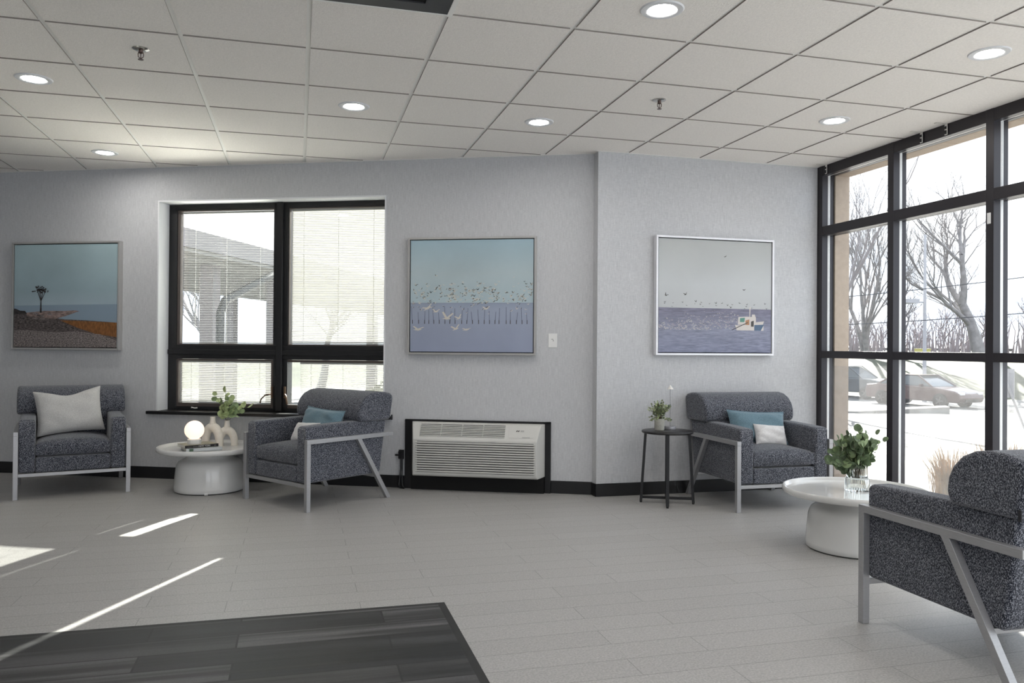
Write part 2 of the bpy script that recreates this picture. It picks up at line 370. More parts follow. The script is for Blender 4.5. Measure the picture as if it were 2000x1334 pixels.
# ceiling: lay-in tiles with recessed tees
def clip(poly, a, b, c):       # keep a*x+b*y<=c
    out = []
    for i in range(len(poly)):
        p, q = poly[i], poly[(i+1) % len(poly)]
        dp = a*p[0]+b*p[1]-c; dq = a*q[0]+b*q[1]-c
        if dp <= 0: out.append(p)
        if dp*dq < 0:
            t = dp/(dp-dq); out.append((p[0]+(q[0]-p[0])*t, p[1]+(q[1]-p[1])*t))
    return out
LC = WN.x*WO.x+WN.y*WO.y
GX0, GY0, TX, TY = -1.796, 3.585, 0.61, 0.6073
DIFF = (-0.576, 0.644, GY0-TY, GY0)
ct = MB()
def room_clip(poly):
    res = []
    a = clip(poly, 1, 0, 2.235)
    if len(a) > 2:
        a = clip(a, WN.x, WN.y, LC+.05)
        if len(a) > 2: res.append(a)
    b = clip(poly, -1, 0, -2.235)
    if len(b) > 2:
        b = clip(b, 0, 1, RY+.05)
        if len(b) > 2: b = clip(b, 1, 0, 4.215)
        if len(b) > 2: res.append(b)
    return res
for i in range(-8, 11):
    for j in range(-13, 12):
        x0 = GX0+i*TX; y0 = GY0+j*TY; x1 = x0+TX; y1 = y0+TY
        cx, cy = (x0+x1)/2, (y0+y1)/2
        if DIFF[0] < cx < DIFF[1] and DIFF[2] < cy < DIFF[3]: continue
        if x0 < -6.4 or y1 < -4.4: continue
        g = 0.0115; ch = 0.003
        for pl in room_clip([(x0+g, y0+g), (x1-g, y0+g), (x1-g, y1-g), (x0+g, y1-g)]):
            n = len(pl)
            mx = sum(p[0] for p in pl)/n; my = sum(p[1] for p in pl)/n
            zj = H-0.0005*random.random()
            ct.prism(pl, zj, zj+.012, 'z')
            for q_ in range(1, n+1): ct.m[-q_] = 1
struct(ct.build('ceiling', ['ceiling_tile', 'tile_edge_shade']))
gr = MB()
for pl in room_clip([(-6.4, -4.4), (4.3, -4.4), (4.3, 9.9), (-6.4, 9.9)]):
    gr.prism(pl, H+.0065, H+.09, 'z')
struct(gr.build('trim_2', 'ceiling_tee'))
# wall angle
tr = MB(); tr.box(-4.1, 5.3, -.020, 0, H-.002, H+.006); o = struct(tr.build('trim_3', 'ceiling_tee')); on_wall(o, 0)
tr = MB(); tr.box(2.215, 4.2, RY-.020, RY, H-.002, H+.006); struct(tr.build('trim_4', 'ceiling_tee'))

# ceiling panel (dark, with black opening)
cp = thing('ceiling_vent', 'dark grey square ceiling vent panel at top edge', 'ceiling vent', ((DIFF[0]+DIFF[1])/2, (DIFF[2]+DIFF[3])/2, H))
hx = (DIFF[1]-DIFF[0])/2; hy = (DIFF[3]-DIFF[2])/2
m = MB()
iw, ih = hx-.115, hy-.085
m.box(-hx, hx, ih, hy, -.004, .006); m.box(-hx, hx, -hy, -ih, -.004, .006); m.box(-hx, -iw, -ih, ih, -.004, .006); m.box(iw, hx, -ih, ih, -.004, .006)
m.build('frame', 'diffuser_grey', cp)
m = MB(); m.box(-iw, iw, -ih, ih, .003, .006); m.build('opening', 'black_matte', cp)
m = MB()
for sgn in (-1, 1): m.box(sgn*hx-.008 if sgn < 0 else hx, -hx if sgn < 0 else hx+.024, -hy, hy+.02, -.006, .006)
m.box(-hx, hx, hy, hy+.010, -.006, .006)
m.build('edge_trim', 'ceiling_tee', cp)

# downlights
def make_downlight():
    root = thing('ceiling_downlight', 'x', 'ceiling light')
    m = MB(); m.lathe([(.062, .004), (.062, -.004), (.072, -.008), (.094, -.006), (.100, .001), (.100, .004)], 40); m.build('trim_ring', 'jamb_white', root, smooth=True)
    m = MB(); m.lathe([(.062, .0), (.062, -.002)], 40); m.build('diffuser', 'bulb_white', root, smooth=True)
    return root
dl = make_downlight()
DL = [(-1.485, 5.125, 'round downlight nearest the left edge of the ceiling'), (-1.503, 6.95, 'small far left downlight near wall above coastal tree picture side'),
      (0.326, 5.136, 'downlight in ceiling in front of the black window'), (1.559, 5.14, 'downlight in ceiling in front of seagull picture, centre'),
      (1.565, 3.27, 'large near downlight at the top edge of the photo'), (3.40, 3.288, 'downlight nearest the upper right corner of the photo'),
      (3.432, 4.546, 'downlight nearest the tall glass wall head, above boat picture')]
for x in (-1.5, 0.33, 1.56, 3.41):  # extra downlights out of view, added as fill light
    for y in (1.45, -1.0): DL.append((x, y, 'added unseen fill downlight in ceiling behind the viewer'))
for i, (x, y, lab) in enumerate(DL):
    o = dl if i == 0 else copy_tree(dl)
    o.location = (x, y, H); tag(o, lab, 'ceiling light', 'recessed round downlights')

# sprinklers
def make_sprinkler():
    root = thing('fire_sprinkler', 'x', 'sprinkler')
    m = MB(); m.lathe([(.012, .0), (.042, 0), (.042, -.002), (.036, -.006), (.022, -.010), (.012, -.010)], 28); m.build('escutcheon', 'chrome', root, smooth=True)
    m = MB(); m.lathe([(.011, 0), (.011, -.022), (.006, -.026)], 14)
    for sg in (-1, 1): m.tube([(sg*.010, 0, -.018), (sg*.013, 0, -.028), (sg*.012, 0, -.042), (0, 0, -.052)], .0024, 6)
    m.tube([(0, 0, -.022), (0, 0, -.05)], .0022, 6); m.build('frame_arms', 'chrome_dark', root, smooth=True)
    m = MB(); m.lathe([(.001, -.053), (.014, -.055), (.014, -.057), (.001, -.058)], 14); m.build('deflector', 'chrome_dark', root, smooth=True)
    return root
sp = make_sprinkler(); sp.location = (-.799, 4.449, H); tag(sp, 'chrome fire sprinkler on the left side of the ceiling', 'sprinkler', 'ceiling fire sprinklers')
s2 = copy_tree(sp); s2.location = (2.127, 4.473, H); tag(s2, 'chrome fire sprinkler right of the centre downlight', 'sprinkler', 'ceiling fire sprinklers')

# ------------------------------------------------------------------ left window (recessed, four sashes)
wd = struct(thing('window_1', 'black framed four light window with blinds between the panes', 'window')); on_wall(wd, 0)
FO0, FO1 = 0.15, 0.25      # frame depth range
rv = MB(); rv.box(S0, S0+.012, -.001, FO0+.02, ZB, ZT); rv.box(S1-.012, S1, -.001, FO0+.02, ZB, ZT); rv.box(S0, S1, -.001, FO0+.02, ZT-.012, ZT)
rv.build('reveal', 'jamb_white', wd)
si = MB(); si.box(1.48, 3.67, -.045, FO0+.01, .555, .582); si.build('sill', 'frame_black', wd, bevel=(.006, 3))
f = MB()
f.box(S0+.012, 1.640, FO0, FO1, .582, 2.383); f.box(3.565, S1-.012, FO0, FO1, .582, 2.383)
f.box(1.62, 3.58, FO0, FO1, 2.335, 2.383); f.box(1.62, 3.58, FO0, FO1, .582, .612)
f.box(2.548, 2.678, FO0, FO1, .582, 2.383); f.box(1.62, 3.58, FO0-.004, FO1, 1.030, 1.152)
f.build('frame', 'frame_black', wd, bevel=(.003, 2))
f2 = MB(); f2.box(2.585, 2.64, FO0-.03, FO0, .59, 2.38); f2.box(S0+.02, 3.58, FO0-.022, FO0, 1.07, 1.11); f2.build('mullion_cover', 'frame_black', wd, bevel=(.003, 2))
SASH = [(1.640, 2.548, 1.152, 2.335, 1.668, 2.541, 1.163, 2.325), (2.678, 3.565, 1.152, 2.335, 2.686, 3.560, 1.163, 2.328),
        (1.622, 2.548, .612, 1.028, 1.655, 2.526, .643, 1.012), (2.640, 3.565, .612, 1.028, 2.676, 3.560, .643, 1.008)]
BL = []
for k, (a, b, c, d, ga, gb, gc, gd) in enumerate(SASH):
    s_ = MB(); y0, y1 = FO0+.008, FO0+.045
    s_.box(a, ga, y0, y1, c, d); s_.box(gb, b, y0, y1, c, d); s_.box(ga, gb, y0, y1, c, gc); s_.box(ga, gb, y0, y1, gd, d)
    so = s_.build('sash', 'sash_brown' , wd, bevel=(.002, 2))
    p_ = MB(); p_.box(ga, gb, FO0+.030, FO0+.033, gc, gd); p_.build('pane', 'pane_clear', so)
    p_ = MB(); p_.box(ga, gb, FO0+.078, FO0+.081, gc, gd); p_.build('pane', 'pane_clear', so)
for s in (2.546, 2.664):
    sg = -1 if s < 2.6 else 1
    h_ = MB(); h_.box(s-.007, s+.007, FO0-.018, FO0+.01, .70, .80)
    h_.tube([(s, FO0-.02, .735), (s+sg*.05, FO0-.035, .725), (s+sg*.085, FO0-.04, .69), (s+sg*.095, FO0-.035, .655)] if sg < 0 else
            [(s, FO0-.02, .735), (s+.02, FO0-.035, .72), (s+.028, FO0-.04, .69), (s+.032, FO0-.035, .65)], .006 if sg < 0 else .009, 8)
    h_.build('crank_handle', 'handle_bronze', wd, smooth=True)
h_ = MB(); h_.tube([(1.80, FO0-.015, .60), (1.81, FO0-.03, .607), (1.84, FO0-.028, .60), (1.86, FO0-.02, .602)], .005, 8); h_.build('latch', 'bracket_metal', wd, smooth=True)

def blind(name, label, s0, s1, z0, z1, tilt, pitch=.0148, width=.0160, cords=(0.13, 0.5, 0.87), mat='slat_white'):
    root = thing(name, label, 'window blind', group='mini blinds between the panes'); on_wall(root, s0, FO0+.056, z0)
    Wd = s1-s0; Hh = z1-z0
    m = MB(); n = int((Hh-.036)/pitch); pitch = (Hh-.036)/n; n += 1
    for i in range(n):
        z = .018+i*pitch; pts = []
        for k in range(4):
            u = -width/2+width*k/3; cmb = .0013*(1-(2*k/3-1)**2)
            y = u*math.cos(tilt); zz = -u*math.sin(tilt)+cmb
            pts.append((y, z+zz))
        for k in range(3):
            (ya, za), (yb, zb) = pts[k], pts[k+1]
            m.add([(0, ya, za), (Wd, ya, za), (Wd, yb, zb), (0, yb, zb)], [(0, 1, 2, 3)])
    o = m.build('slats', mat, root, smooth=False)
    o.data.polygons.foreach_set('use_smooth', [True]*len(o.data.polygons))
    m = MB(); m.box(0, Wd, -.009, .009, Hh-.014, Hh); m.build('head_rail', 'slat_white', root)
    m = MB(); m.box(0, Wd, -.009, .009, .001, .010); m.build('bottom_rail', 'slat_white', root)
    for c in cords:
        m = MB(); m.box(Wd*c-.0014, Wd*c+.0014, -.0105, -.0095, .005, Hh-.01); m.build('cord', 'cord_white', root)
    return root
blind('window_blind', 'upper left blind of the black window, slats open with porch visible', 1.669, 2.5405, 1.1635, 2.3245, R(3), cords=(.14, .48, .84), mat='slat_gloss')
blind('window_blind', 'upper right blind of the black window, slats nearly closed', 2.690, 3.540, 1.1635, 2.3275, R(47))
blind('window_blind', 'lower left blind of the black window, behind the leafy vase', 1.656, 2.525, .6435, 1.0115, R(40), cords=(.12, .48, .86))
blind('window_blind', 'lower right blind of the black window, behind the angled armchair', 2.775, 3.553, .6435, 1.0075, R(30))

# ------------------------------------------------------------------ glazed curtain wall
cw = struct(thing('window_2', 'floor to ceiling glazed wall with dark bronze mullions', 'window'))
YS = [5.745, 4.925, 4.055, 3.185, 2.315, 1.445, 0.575, -.295, -1.165, -2.035, -2.905, -3.775]
GX = 4.262
HZ = [(0.0, .09), (1.083, 1.141), (2.100, 2.176), (2.600, 2.68)]
m = MB()
for i, y in enumerate(YS):
    wdt = .060
    m.box(4.20, 4.255, y-wdt/2, y+wdt/2, 0, H+.02); m.box(4.275, 4.314, y-wdt/2, y+wdt/2, 0, H+.02)
m.box(4.20, 4.30, 5.765, 5.80, 0, H+.02)
m.build('mullions', 'frame_bronze', cw, bevel=(.002, 2))
m = MB()
for z0, z1 in HZ: m.box(4.202, 4.255, -4.2, 5.79, z0, z1); m.box(4.275, 4.313, -4.2, 5.79, z0, z1)
m.build('rails', 'frame_bronze', cw, bevel=(.002, 2))
m = MB()
for y in YS: m.box(4.2545, 4.2755, y-.030, y+.030, .05, H-.03)
for z0, z1 in HZ: m.box(4.2545, 4.2755, -4.2, 5.79, z0+.004, z1-.002)
m.build('glazing_seal', 'seal_silver', cw)
for i in range(len(YS)-1):
    ya, yb = YS[i+1]+.03, YS[i]-.03
    for k, (z0, z1) in enumerate(((.09, 1.083), (1.141, 2.10), (2.176, 2.60))):
        m = MB(); m.box(GX, GX+.005, ya, yb, z0, z1)
        m.build('pane', 'pane_dusty' if k == 0 else 'pane_clear', cw)
    m = MB(); m.box(GX+.006, GX+.0068, ya+.0, yb-.055, .10, 1.02); m.build('dust_film', 'film', cw)
# shade brackets under the head
def bracket():
    root = thing('shade_bracket', 'x', 'bracket')
    m = MB(); m.box(-.045, .045, -.012, .012, -.004, 0); m.box(.041, .045, -.012, .012, -.075, 0)
    m.build('angle_plate', 'bracket_metal', root, bevel=(.001, 1))
    m = MB(); m.box(.035, .041, -.006, .006, -.07, -.045); m.box(.035, .041, -.006, .006, -.035, -.018); m.build('slot', 'black_metal', root)
    return root
br = bracket()
for i, (y, lab) in enumerate(((5.66, 'metal shade bracket in the corner by the wallpapered wall'), (4.62, 'metal shade bracket at head of middle pane, left one'), (4.40, 'metal shade bracket at head of middle pane, right one'))):
    o = br if i == 0 else copy_tree(br)
    o.location = (4.151, y, H-.001); tag(o, lab, 'bracket', 'blind brackets at the glass wall head')
m = MB(); m.box(-.004, 0, -.014, .014, -.035, .035); o = m.build('window_sensor', 'plate_white', bevel=(.004, 2)); o.location = (4.20, 4.057, 1.99); tag(o, 'small white sensor strip on the right dark mullion', 'sensor')

# ------------------------------------------------------------------ armchairs
def arm_profile():
    return [(.012, .192), (.010, .40), (.012, .570), (.022, .588), (.20, .594), (.56, .600), (.745, .600), (.752, .58), (.735, .47), (.700, .200), (.68, .192)]
def make_chair():
    root = thing('armchair', 'x', 'armchair')
    T = .032
    for sg in (-1, 1):
        x = sg*.375
        m = MB(); m.box(x-T/2, x+T/2, 0, T, 0, .469); m.build('leg', 'steel_brushed', root, bevel=(.002, 2))
        m = MB(); m.box(x-T/2, x+T/2, 0, .795, .469, .500); m.build('arm_rail', 'steel_brushed', root, bevel=(.002, 2))
        m = MB(); m.prism([(.446, .470), (.486, .470), (.775, 0), (.737, 0)], x-T/2, x+T/2, 'x'); m.build('leg', 'steel_brushed', root, bevel=(.002, 2))
        m = MB(); m.prism(arm_profile(), sg*.250, sg*.3585, 'x'); o = m.build('armrest', 'chair_fabric', root, bevel=(.022, 4))
        for yy in (.002, .742):
            m = MB(); m.box(x-T/2+.001, x+T/2-.001, yy, yy+.028, -.0005, .004); m.build('foot_pad', 'black_metal', root)
    m = MB(); m.box(-.360, .360, .004, .030, .165, .190); m.build('stretcher', 'steel_brushed', root, bevel=(.002, 2))
    m = MB(); m.box(-.360, .360, .625, .652, .170, .192); m.build('stretcher', 'steel_brushed', root, bevel=(.002, 2))
    m = MB(); m.box(-.2505, .2505, .016, .69, .192, .305); m.build('seat_base', 'chair_fabric', root, bevel=(.014, 3))
    # domed seat cushion
    m = MB(); n1, n2 = 14, 12
    def cush(u, v, top):
        x = u*.2485; y = .292+v*.272
        e = (1-abs(u)**10)*(1-abs(v)**10); e = max(e, 0)**.3
        z = .402+(.014+.036*(1-u*u)*(1-.6*v*v))*e if top else .322-.014*e
        return (x, y, z)
    vs = []
    for top in (0, 1):
        for j in range(n2+1):
            for i in range(n1+1):
                u = -1+2*i/n1; v = -1+2*j/n2
                u = math.copysign(abs(u)**.6, u); v = math.copysign(abs(v)**.6, v)
                vs.append(cush(u, v, top))
    F = []; L = (n1+1)*(n2+1)
    for j in range(n2):
        for i in range(n1):
            a = j*(n1+1)+i; F.append((a, a+n1+1, a+n1+2, a+1)); F.append((L+a, L+a+1, L+a+n1+2, L+a+n1+1))
    rim = [i for i in range(n1+1)]+[j*(n1+1)+n1 for j in range(1, n2+1)]+[n2*(n1+1)+i for i in range(n1-1, -1, -1)]+[j*(n1+1) for j in range(n2-1, 0, -1)]
    for k in range(len(rim)):
        a, b = rim[k], rim[(k+1) % len(rim)]; F.append((a, b, L+b, L+a))
    m.add(vs, F); m.build('seat_cushion', 'chair_fabric', root, smooth=True, angle=75)
    # lower back between the arms
    m = MB(); m.prism([(.52, .30), (.475, .50), (.465, .60), (.70, .60), (.745, .585), (.70, .20), (.66, .195), (.60, .30)], -.249, .249, 'x'); m.build('back_panel', 'chair_fabric', root, bevel=(.012, 3))
    # rolled head of the back, wider than the seat
    prof = [(.500, .592), (.472, .602), (.462, .640), (.468, .690), (.490, .735), (.530, .775), (.585, .800), (.650, .810), (.720, .806), (.775, .795), (.797, .775), (.799, .745), (.785, .660), (.775, .600), (.755, .592)]
    m = MB(); m.prism(prof, -.385, .385, 'x')
    o = m.build('backrest', 'chair_fabric', root, bevel=(.030, 5)); o.modifiers['bevel'].angle_limit = R(50)
    m = MB(); m.box(.385, .389, .775, .787, .59, .63); m.build('care_tag', 'tag_fabric', root)
    return root
ch = make_chair()
CH = [(-2.005, 6.598, -1.280, 6.794, 'navy tweed armchair at far left with a pale grey pillow, under coastal tree picture'),
      (-.373, 6.289, .068, 5.679, 'navy tweed armchair seen from its side beside the wall air conditioner'),
      (3.000, 5.000, 3.750, 5.000, 'navy tweed armchair facing the viewer under the boat picture with two small pillows')]
chairs = []
for i, (ax, ay, bx_, by_, lab) in enumerate(CH):
    o = ch if i == 0 else copy_tree(ch)
    a = math.atan2(by_-ay, bx_-ax); mx, my = (ax+bx_)/2, (ay+by_)/2
    # foot centres are half a tube behind the front plane
    o.location = (mx+math.sin(a)*.016, my-math.cos(a)*.016, 0); o.rotation_euler = (0, 0, a); tag(o, lab, 'armchair', 'matching tweed armchairs with metal frames'); chairs.append((o, a))
o = copy_tree(ch); o.location = (2.700, 2.889, 0); o.rotation_euler = (0, 0, PI+R(0.0)); tag(o, 'near navy tweed armchair cut off by the right edge, seen from behind', 'armchair', 'matching tweed armchairs with metal frames')

def pillow(name, label, mat, w_, h_, t_, chair, loc, tilt, rx=0, spin=0, chop=0, flange=0.0, seed=1):
    rnd = random.Random(seed)
    m = MB(); n = 26; vs = []
    for side in (0, 1):
        for j in range(n+1):
            for i in range(n+1):
                u = -1+2*i/n; v = -1+2*j/n
                x = u*w_/2*(1-.07*(1-v*v)*abs(u)**3); z = v*h_/2*(1-.09*(1-u*u)*abs(v)**3)
                ee = max(0, (1-abs(u)**3.2))*max(0, (1-abs(v)**3.2))
                if flange: ee = max(0, 1-(abs(u)/(1-flange/w_*2))**5 if abs(u) < 1-flange/w_*2 else 0)*max(0, 1-(abs(v)/(1-flange/h_*2))**5 if abs(v) < 1-flange/h_*2 else 0)
                th = t_/2*ee**.5
                th += .004*math.sin(7*u+3*v+seed)*math.sin(5*v-2*u)*ee+.0035*math.sin(16*u*v+seed)*ee
                if chop and v > 0: z -= chop*(v**2)*math.exp(-(u*1.8)**2); th *= 1-.25*math.exp(-(u*3)**2)*v
                y = (th+.0015)*(1 if side else -1)
                vs.append((x, y, z))
    F = []; L = (n+1)**2
    for j in range(n):
        for i in range(n):
            a = j*(n+1)+i; F.append((a, a+1, a+n+2, a+n+1)); F.append((L+a, L+a+n+1, L+a+n+2, L+a+1))
    rim = list(range(n+1))+[j*(n+1)+n for j in range(1, n+1)]+[n*(n+1)+i for i in range(n-1, -1, -1)]+[j*(n+1) for j in range(n-1, 0, -1)]
    for k in range(len(rim)):
        a, b = rim[k], rim[(k+1) % len(rim)]; F.append((a, L+a, L+b, b))
    m.add(vs, F); o = m.build(name, mat, smooth=True, angle=80)
    co, ca = chair
    o.matrix_world = Matrix.Translation(co.location) @ Matrix.Rotation(ca, 4, 'Z') @ Matrix.Translation(loc) @ Matrix.Rotation(spin, 4, 'Z') @ Matrix.Rotation(-tilt, 4, 'X') @ Matrix.Rotation(rx, 4, 'Y')
    return tag(o, label, 'pillow')
pillow('throw_pillow', 'large pale grey linen pillow propped on the far left armchair', 'linen_grey', .475, .375, .15, chairs[0], (-.025, .345, .622), R(22), rx=R(-5), chop=.05)
pillow('lumbar_pillow', 'blue linen lumbar pillow on the armchair beside the air conditioner', 'linen_blue', .46, .235, .12, chairs[1], (.045, .385, .570), R(20), rx=R(2), flange=.016, seed=3)
pillow('accent_pillow', 'small white pillow mostly hidden behind armrest of side-facing armchair', 'linen_white', .26, .17, .09, chairs[1], (-.005, .275, .500), R(28), rx=R(-3), seed=5)
pillow('lumbar_pillow', 'blue linen lumbar pillow on the armchair under the boat picture', 'linen_blue', .49, .26, .13, chairs[2], (.010, .385, .558), R(20), rx=R(3), flange=.016, seed=4)
pillow('accent_pillow', 'small pale pillow in front of blue pillow on armchair by glass', 'linen_white', .26, .165, .09, chairs[2], (.055, .285, .506), R(24), rx=R(5), seed=6)

# ------------------------------------------------------------------ white tray tables
def make_table():
    root = thing('coffee_table', 'x', 'coffee table')
    m = MB(); m.lathe([(.262, .006), (.268, .012), (.268, .04), (.262, .12), (.254, .19), (.248, .213), (.238, .232), (.217, .246), (.192, .256), (.176, .267), (.167, .282), (.165, .300), (.174, .313)], 64); m.build('pedestal', 'white_lacquer', root, smooth=True, angle=60)
    m = MB(); m.lathe([(.255, 0), (.258, .007)], 64); m.build('base_ring', 'black_metal', root, smooth=True)
    m = MB(); m.lathe([(.001, .311), (.366, .311), (.386, .3135), (.397, .322), (.4005, .336), (.399, .347), (.394, .352), (.387, .350), (.378, .338), (.370, .332), (.352, .330), (.001, .330)], 72); m.build('tray_top', 'white_lacquer', root, smooth=True, angle=60)
    m = MB(); m.box(-.012, .012, -.275, -.262, .004, .018); m.build('foot_clip', 'plate_white', root)
    return root
t1 = make_table(); t1.location = (-.672, 6.742, 0); tag(t1, 'white round tray coffee table between two armchairs, with globe lamp', 'coffee table', 'white round pedestal tray tables')
t2 = copy_tree(t1); t2.location = (3.13, 3.95, 0); t2.rotation_euler = (0, 0, R(-14)); tag(t2, 'white round tray coffee table near the glass wall, holding a glass vase', 'coffee table', 'white round pedestal tray tables')

# books
def book(name, label, loc, rz, w_, d_, t_, covers):
    root = thing(name, label, 'book', loc, rz, 'books under the globe lamp')
    m = MB(); m.box(.003, w_-.003, .004, d_-.003, .002, t_-.002); m.build('pages', 'pages', root)
    m = MB(); m.box(0, w_, 0, d_, 0, .0022, 0); m.box(0, w_, 0, d_, t_-.0022, t_, 0); m.box(0, w_, 0, .003, .0, t_, 1); m.build('cover', covers, root)
    return root
B0 = book('hardback_book', 'pale hardback book lying under the black-spined one', (-.822, 6.520, .3305), R(19), .265, .20, .026, ['book_pale', 'book_pale'])
m = MB(); m.box(.022, .052, -.0006, 0, .003, .023); m.build('spine_mark', 'book_green', B0)
B1 = book('hardback_book', 'black-spined hardback book reading NEW YORK, directly under the globe lamp', (-.832, 6.527, .3570), R(25), .255, .19, .022, ['book_cover', 'book_black'])
def text_part(txt, size, mat, parent, loc, rot, name='lettering', sx=1):
    cu = bpy.data.curves.new('t', 'FONT'); cu.body = txt; cu.size = size; cu.align_x = 'CENTER'; cu.align_y = 'CENTER'; cu.extrude = .0002
    ob = bpy.data.objects.new('t', cu); COL.objects.link(ob)
    dg = bpy.context.evaluated_depsgraph_get(); me = bpy.data.meshes.new_from_object(ob.evaluated_get(dg))
    bpy.data.objects.remove(ob); me.materials.clear(); me.materials.append(MATS[mat])
    o = bpy.data.objects.new(name, me); COL.objects.link(o); o.parent = parent; o.location = loc; o.rotation_euler = rot; o.scale = (sx, 1, 1); return o
text_part('NEW YORK', .017, 'text_white', B1, (.148, -.0006, .011), (PI/2, 0, 0))
m = MB()
for k in range(7): m.box(.060+k*.0068, .0645+k*.0068, -.0006, 0, .0085, .0125)
m.build('spine_marks', 'text_grey', B1)
m = MB(); m.box(.018, .05, -.0006, 0, .009, .0105); m.build('spine_line', 'text_grey', B1)
m = MB(); m.box(.222, .236, -.0006, 0, .008, .013); m.build('spine_emblem', 'text_grey', B1)

# globe lamp
gl_ = thing('globe_lamp', 'small glowing globe lamp on a white base atop books', 'lamp', (-.780, 6.640, .3795))
m = MB(); m.lathe([(.050, 0), (.052, .003), (.051, .036), (.046, .040)], 32); m.build('base', 'plate_white', gl_, smooth=True)
m = MB(); m.sphere((0, 0, .108), .0735, 32, 20); m.build('globe', 'globe_glow', gl_, smooth=True, angle=80)

# arch vases
def arch_vase(name, label, loc, rz, hh, ww, rr):
    root = thing(name, label, 'vase', loc, rz, 'cream arch vases on the left tray table')
    m = MB(); pts = []; rad = []
    top = hh-.055-rr
    for k in range(25):
        a = PI-PI*k/24
        pts.append((math.cos(a)*(ww/2-rr), 0, rr*.0+ (top)*math.sin(a)**.75)); rad.append(rr*(1+.25*math.sin(a)))
    pts[0] = (pts[0][0], 0, 0); pts[-1] = (pts[-1][0], 0, 0)
    m.tube(pts, rad, 18); m.build('arch_body', 'ceramic_cream', root, smooth=True, angle=60)
    m = MB(); m.lathe([(rr*1.15, top-.01), (rr*.95, top+rr*.9), (.021, hh-.035), (.0195, hh-.012), (.021, hh), (.015, hh), (.014, hh-.03)], 24); m.build('neck', 'ceramic_cream', root, smooth=True, angle=70)
    return root
v1 = arch_vase('arch_vase', 'taller cream arch vase without leaves, beside the globe lamp', (-.672, 6.915, .330), R(-37), .235, .205, .030)
v2 = arch_vase('arch_vase', 'cream arch vase holding eucalyptus stems, nearer the angled armchair', (-.560, 6.900, .330), R(-12), .205, .175, .027)

def foliage(name_root, label, cat, loc, stems, leaf, mats, seed, cup=.25, group=None, stem_r=.0015):
    rnd = random.Random(seed)
    root = thing(name_root, label, cat, loc, 0, group)
    st = MB(); lf = MB()
    for (p0, p1, bend, nl, ls) in stems:
        p0 = Vector(p0); p1 = Vector(p1); mid = (p0+p1)/2+Vector(bend)
        pts = [p0*(1-t)**2+mid*2*t*(1-t)+p1*t*t for t in [k/8 for k in range(9)]]
        st.tube(pts, [stem_r*(1-.5*k/8) for k in range(9)], 5)
        for q in range(nl):
            t = (q+1)/(nl)
            if t < .25 and nl > 4: t = .25+rnd.random()*.2
            c = p0*(1-t)**2+mid*2*t*(1-t)+p1*t*t
            d = (p1-p0).normalized()
            dirv = (Vector((rnd.uniform(-1, 1), rnd.uniform(-1, 1), rnd.uniform(-.5, .9)))+d*.5).normalized()
            if q == nl-1: dirv = d
            nrm = Vector((rnd.uniform(-1, 1), rnd.uniform(-1.4, .3), rnd.uniform(-.6, 1))).normalized()
            nrm = (nrm-dirv*nrm.dot(dirv)).normalized(); sd_ = dirv.cross(nrm)
            s_ = ls*rnd.uniform(.7, 1.15); el = leaf
            vs = [c]; ring = 10
            cc = c+dirv*s_*.62*el
            for k in range(ring):
                a = 2*PI*k/ring
                vs.append(cc+dirv*math.cos(a)*s_*.5*el+sd_*math.sin(a)*s_*.5+nrm*(abs(math.sin(a))*s_*.5*cup))
            vs[0] = cc-nrm*.0*s_
            lf.add(vs, [(0, 1+k, 1+(k+1) % ring) for k in range(ring)], rnd.choice(range(len(mats))))
    st.build('stems', 'stem_brown', root, smooth=True)
    lf.build('leaves', mats, root, smooth=True, angle=80)
    return root
rn = random.Random(3)
stems = [((0, 0, -.01), (-.085, -.03, .205), (0, 0, .02), 7, .050), ((0, 0, -.01), (-.015, 0, .225), (-.01, 0, .02), 7, .050),
         ((0, 0, -.01), (.150, -.01, .105), (.02, 0, .05), 6, .056), ((0, 0, -.01), (.03, -.03, .16), (0, 0, .02), 9, .056),
         ((0, 0, -.01), (-.04, .02, .13), (-.02, 0, .01), 9, .056), ((0, 0, -.01), (.045, .02, .09), (.01, 0, .02), 8, .056), ((0, 0, -.01), (-.01, -.03, .10), (0, 0, 0), 9, .054)]
foliage('eucalyptus_sprig', 'pale green eucalyptus sprigs standing in the cream arch vase', 'leaves', (-.560, 6.900, .330+.200), stems, 1.0, ['leaf_sage', 'leaf_light', 'leaf_light'], 5)

# glass vase with a dense bouquet on the right table
gv = thing('glass_vase', 'ribbed clear glass vase in two tiers on right tray table', 'vase', (3.175, 3.985, .3305))
def ribbed(prof_o, prof_i, n=72, amp=.0012):
    m = MB(); k = len(prof_o)+len(prof_i); prof = prof_o+prof_i; b = 0
    for r, z in prof:
        for i in range(n):
            a = 2*PI*i/n; rr = r+(amp if i % 2 else -amp)*(1 if prof.index((r, z)) < len(prof_o) else 0); m.v.append((rr*math.cos(a), rr*math.sin(a), z))
    for j in range(k-1):
        for i in range(n): m.f.append((j*n+i, j*n+(i+1) % n, (j+1)*n+(i+1) % n, (j+1)*n+i)); m.m.append(0)
    m.f.append(tuple(range(n))[::-1]); m.f.append(tuple((k-1)*n+i for i in range(n))); m.m += [0, 0]
    return m
m = ribbed([(.066, .0), (.068, .006), (.068, .070), (.058, .078)], [(.056, .078), (.060, .068), (.060, .010)]); m.build('lower_tier', 'glass_vase', gv, smooth=True, angle=30)
m = ribbed([(.056, .0785), (.058, .082), (.058, .152), (.057, .155)], [(.054, .155), (.053, .150), (.053, .086)]); m.build('upper_tier', 'glass_vase', gv, smooth=True, angle=30)
rn = random.Random(11); stems = []
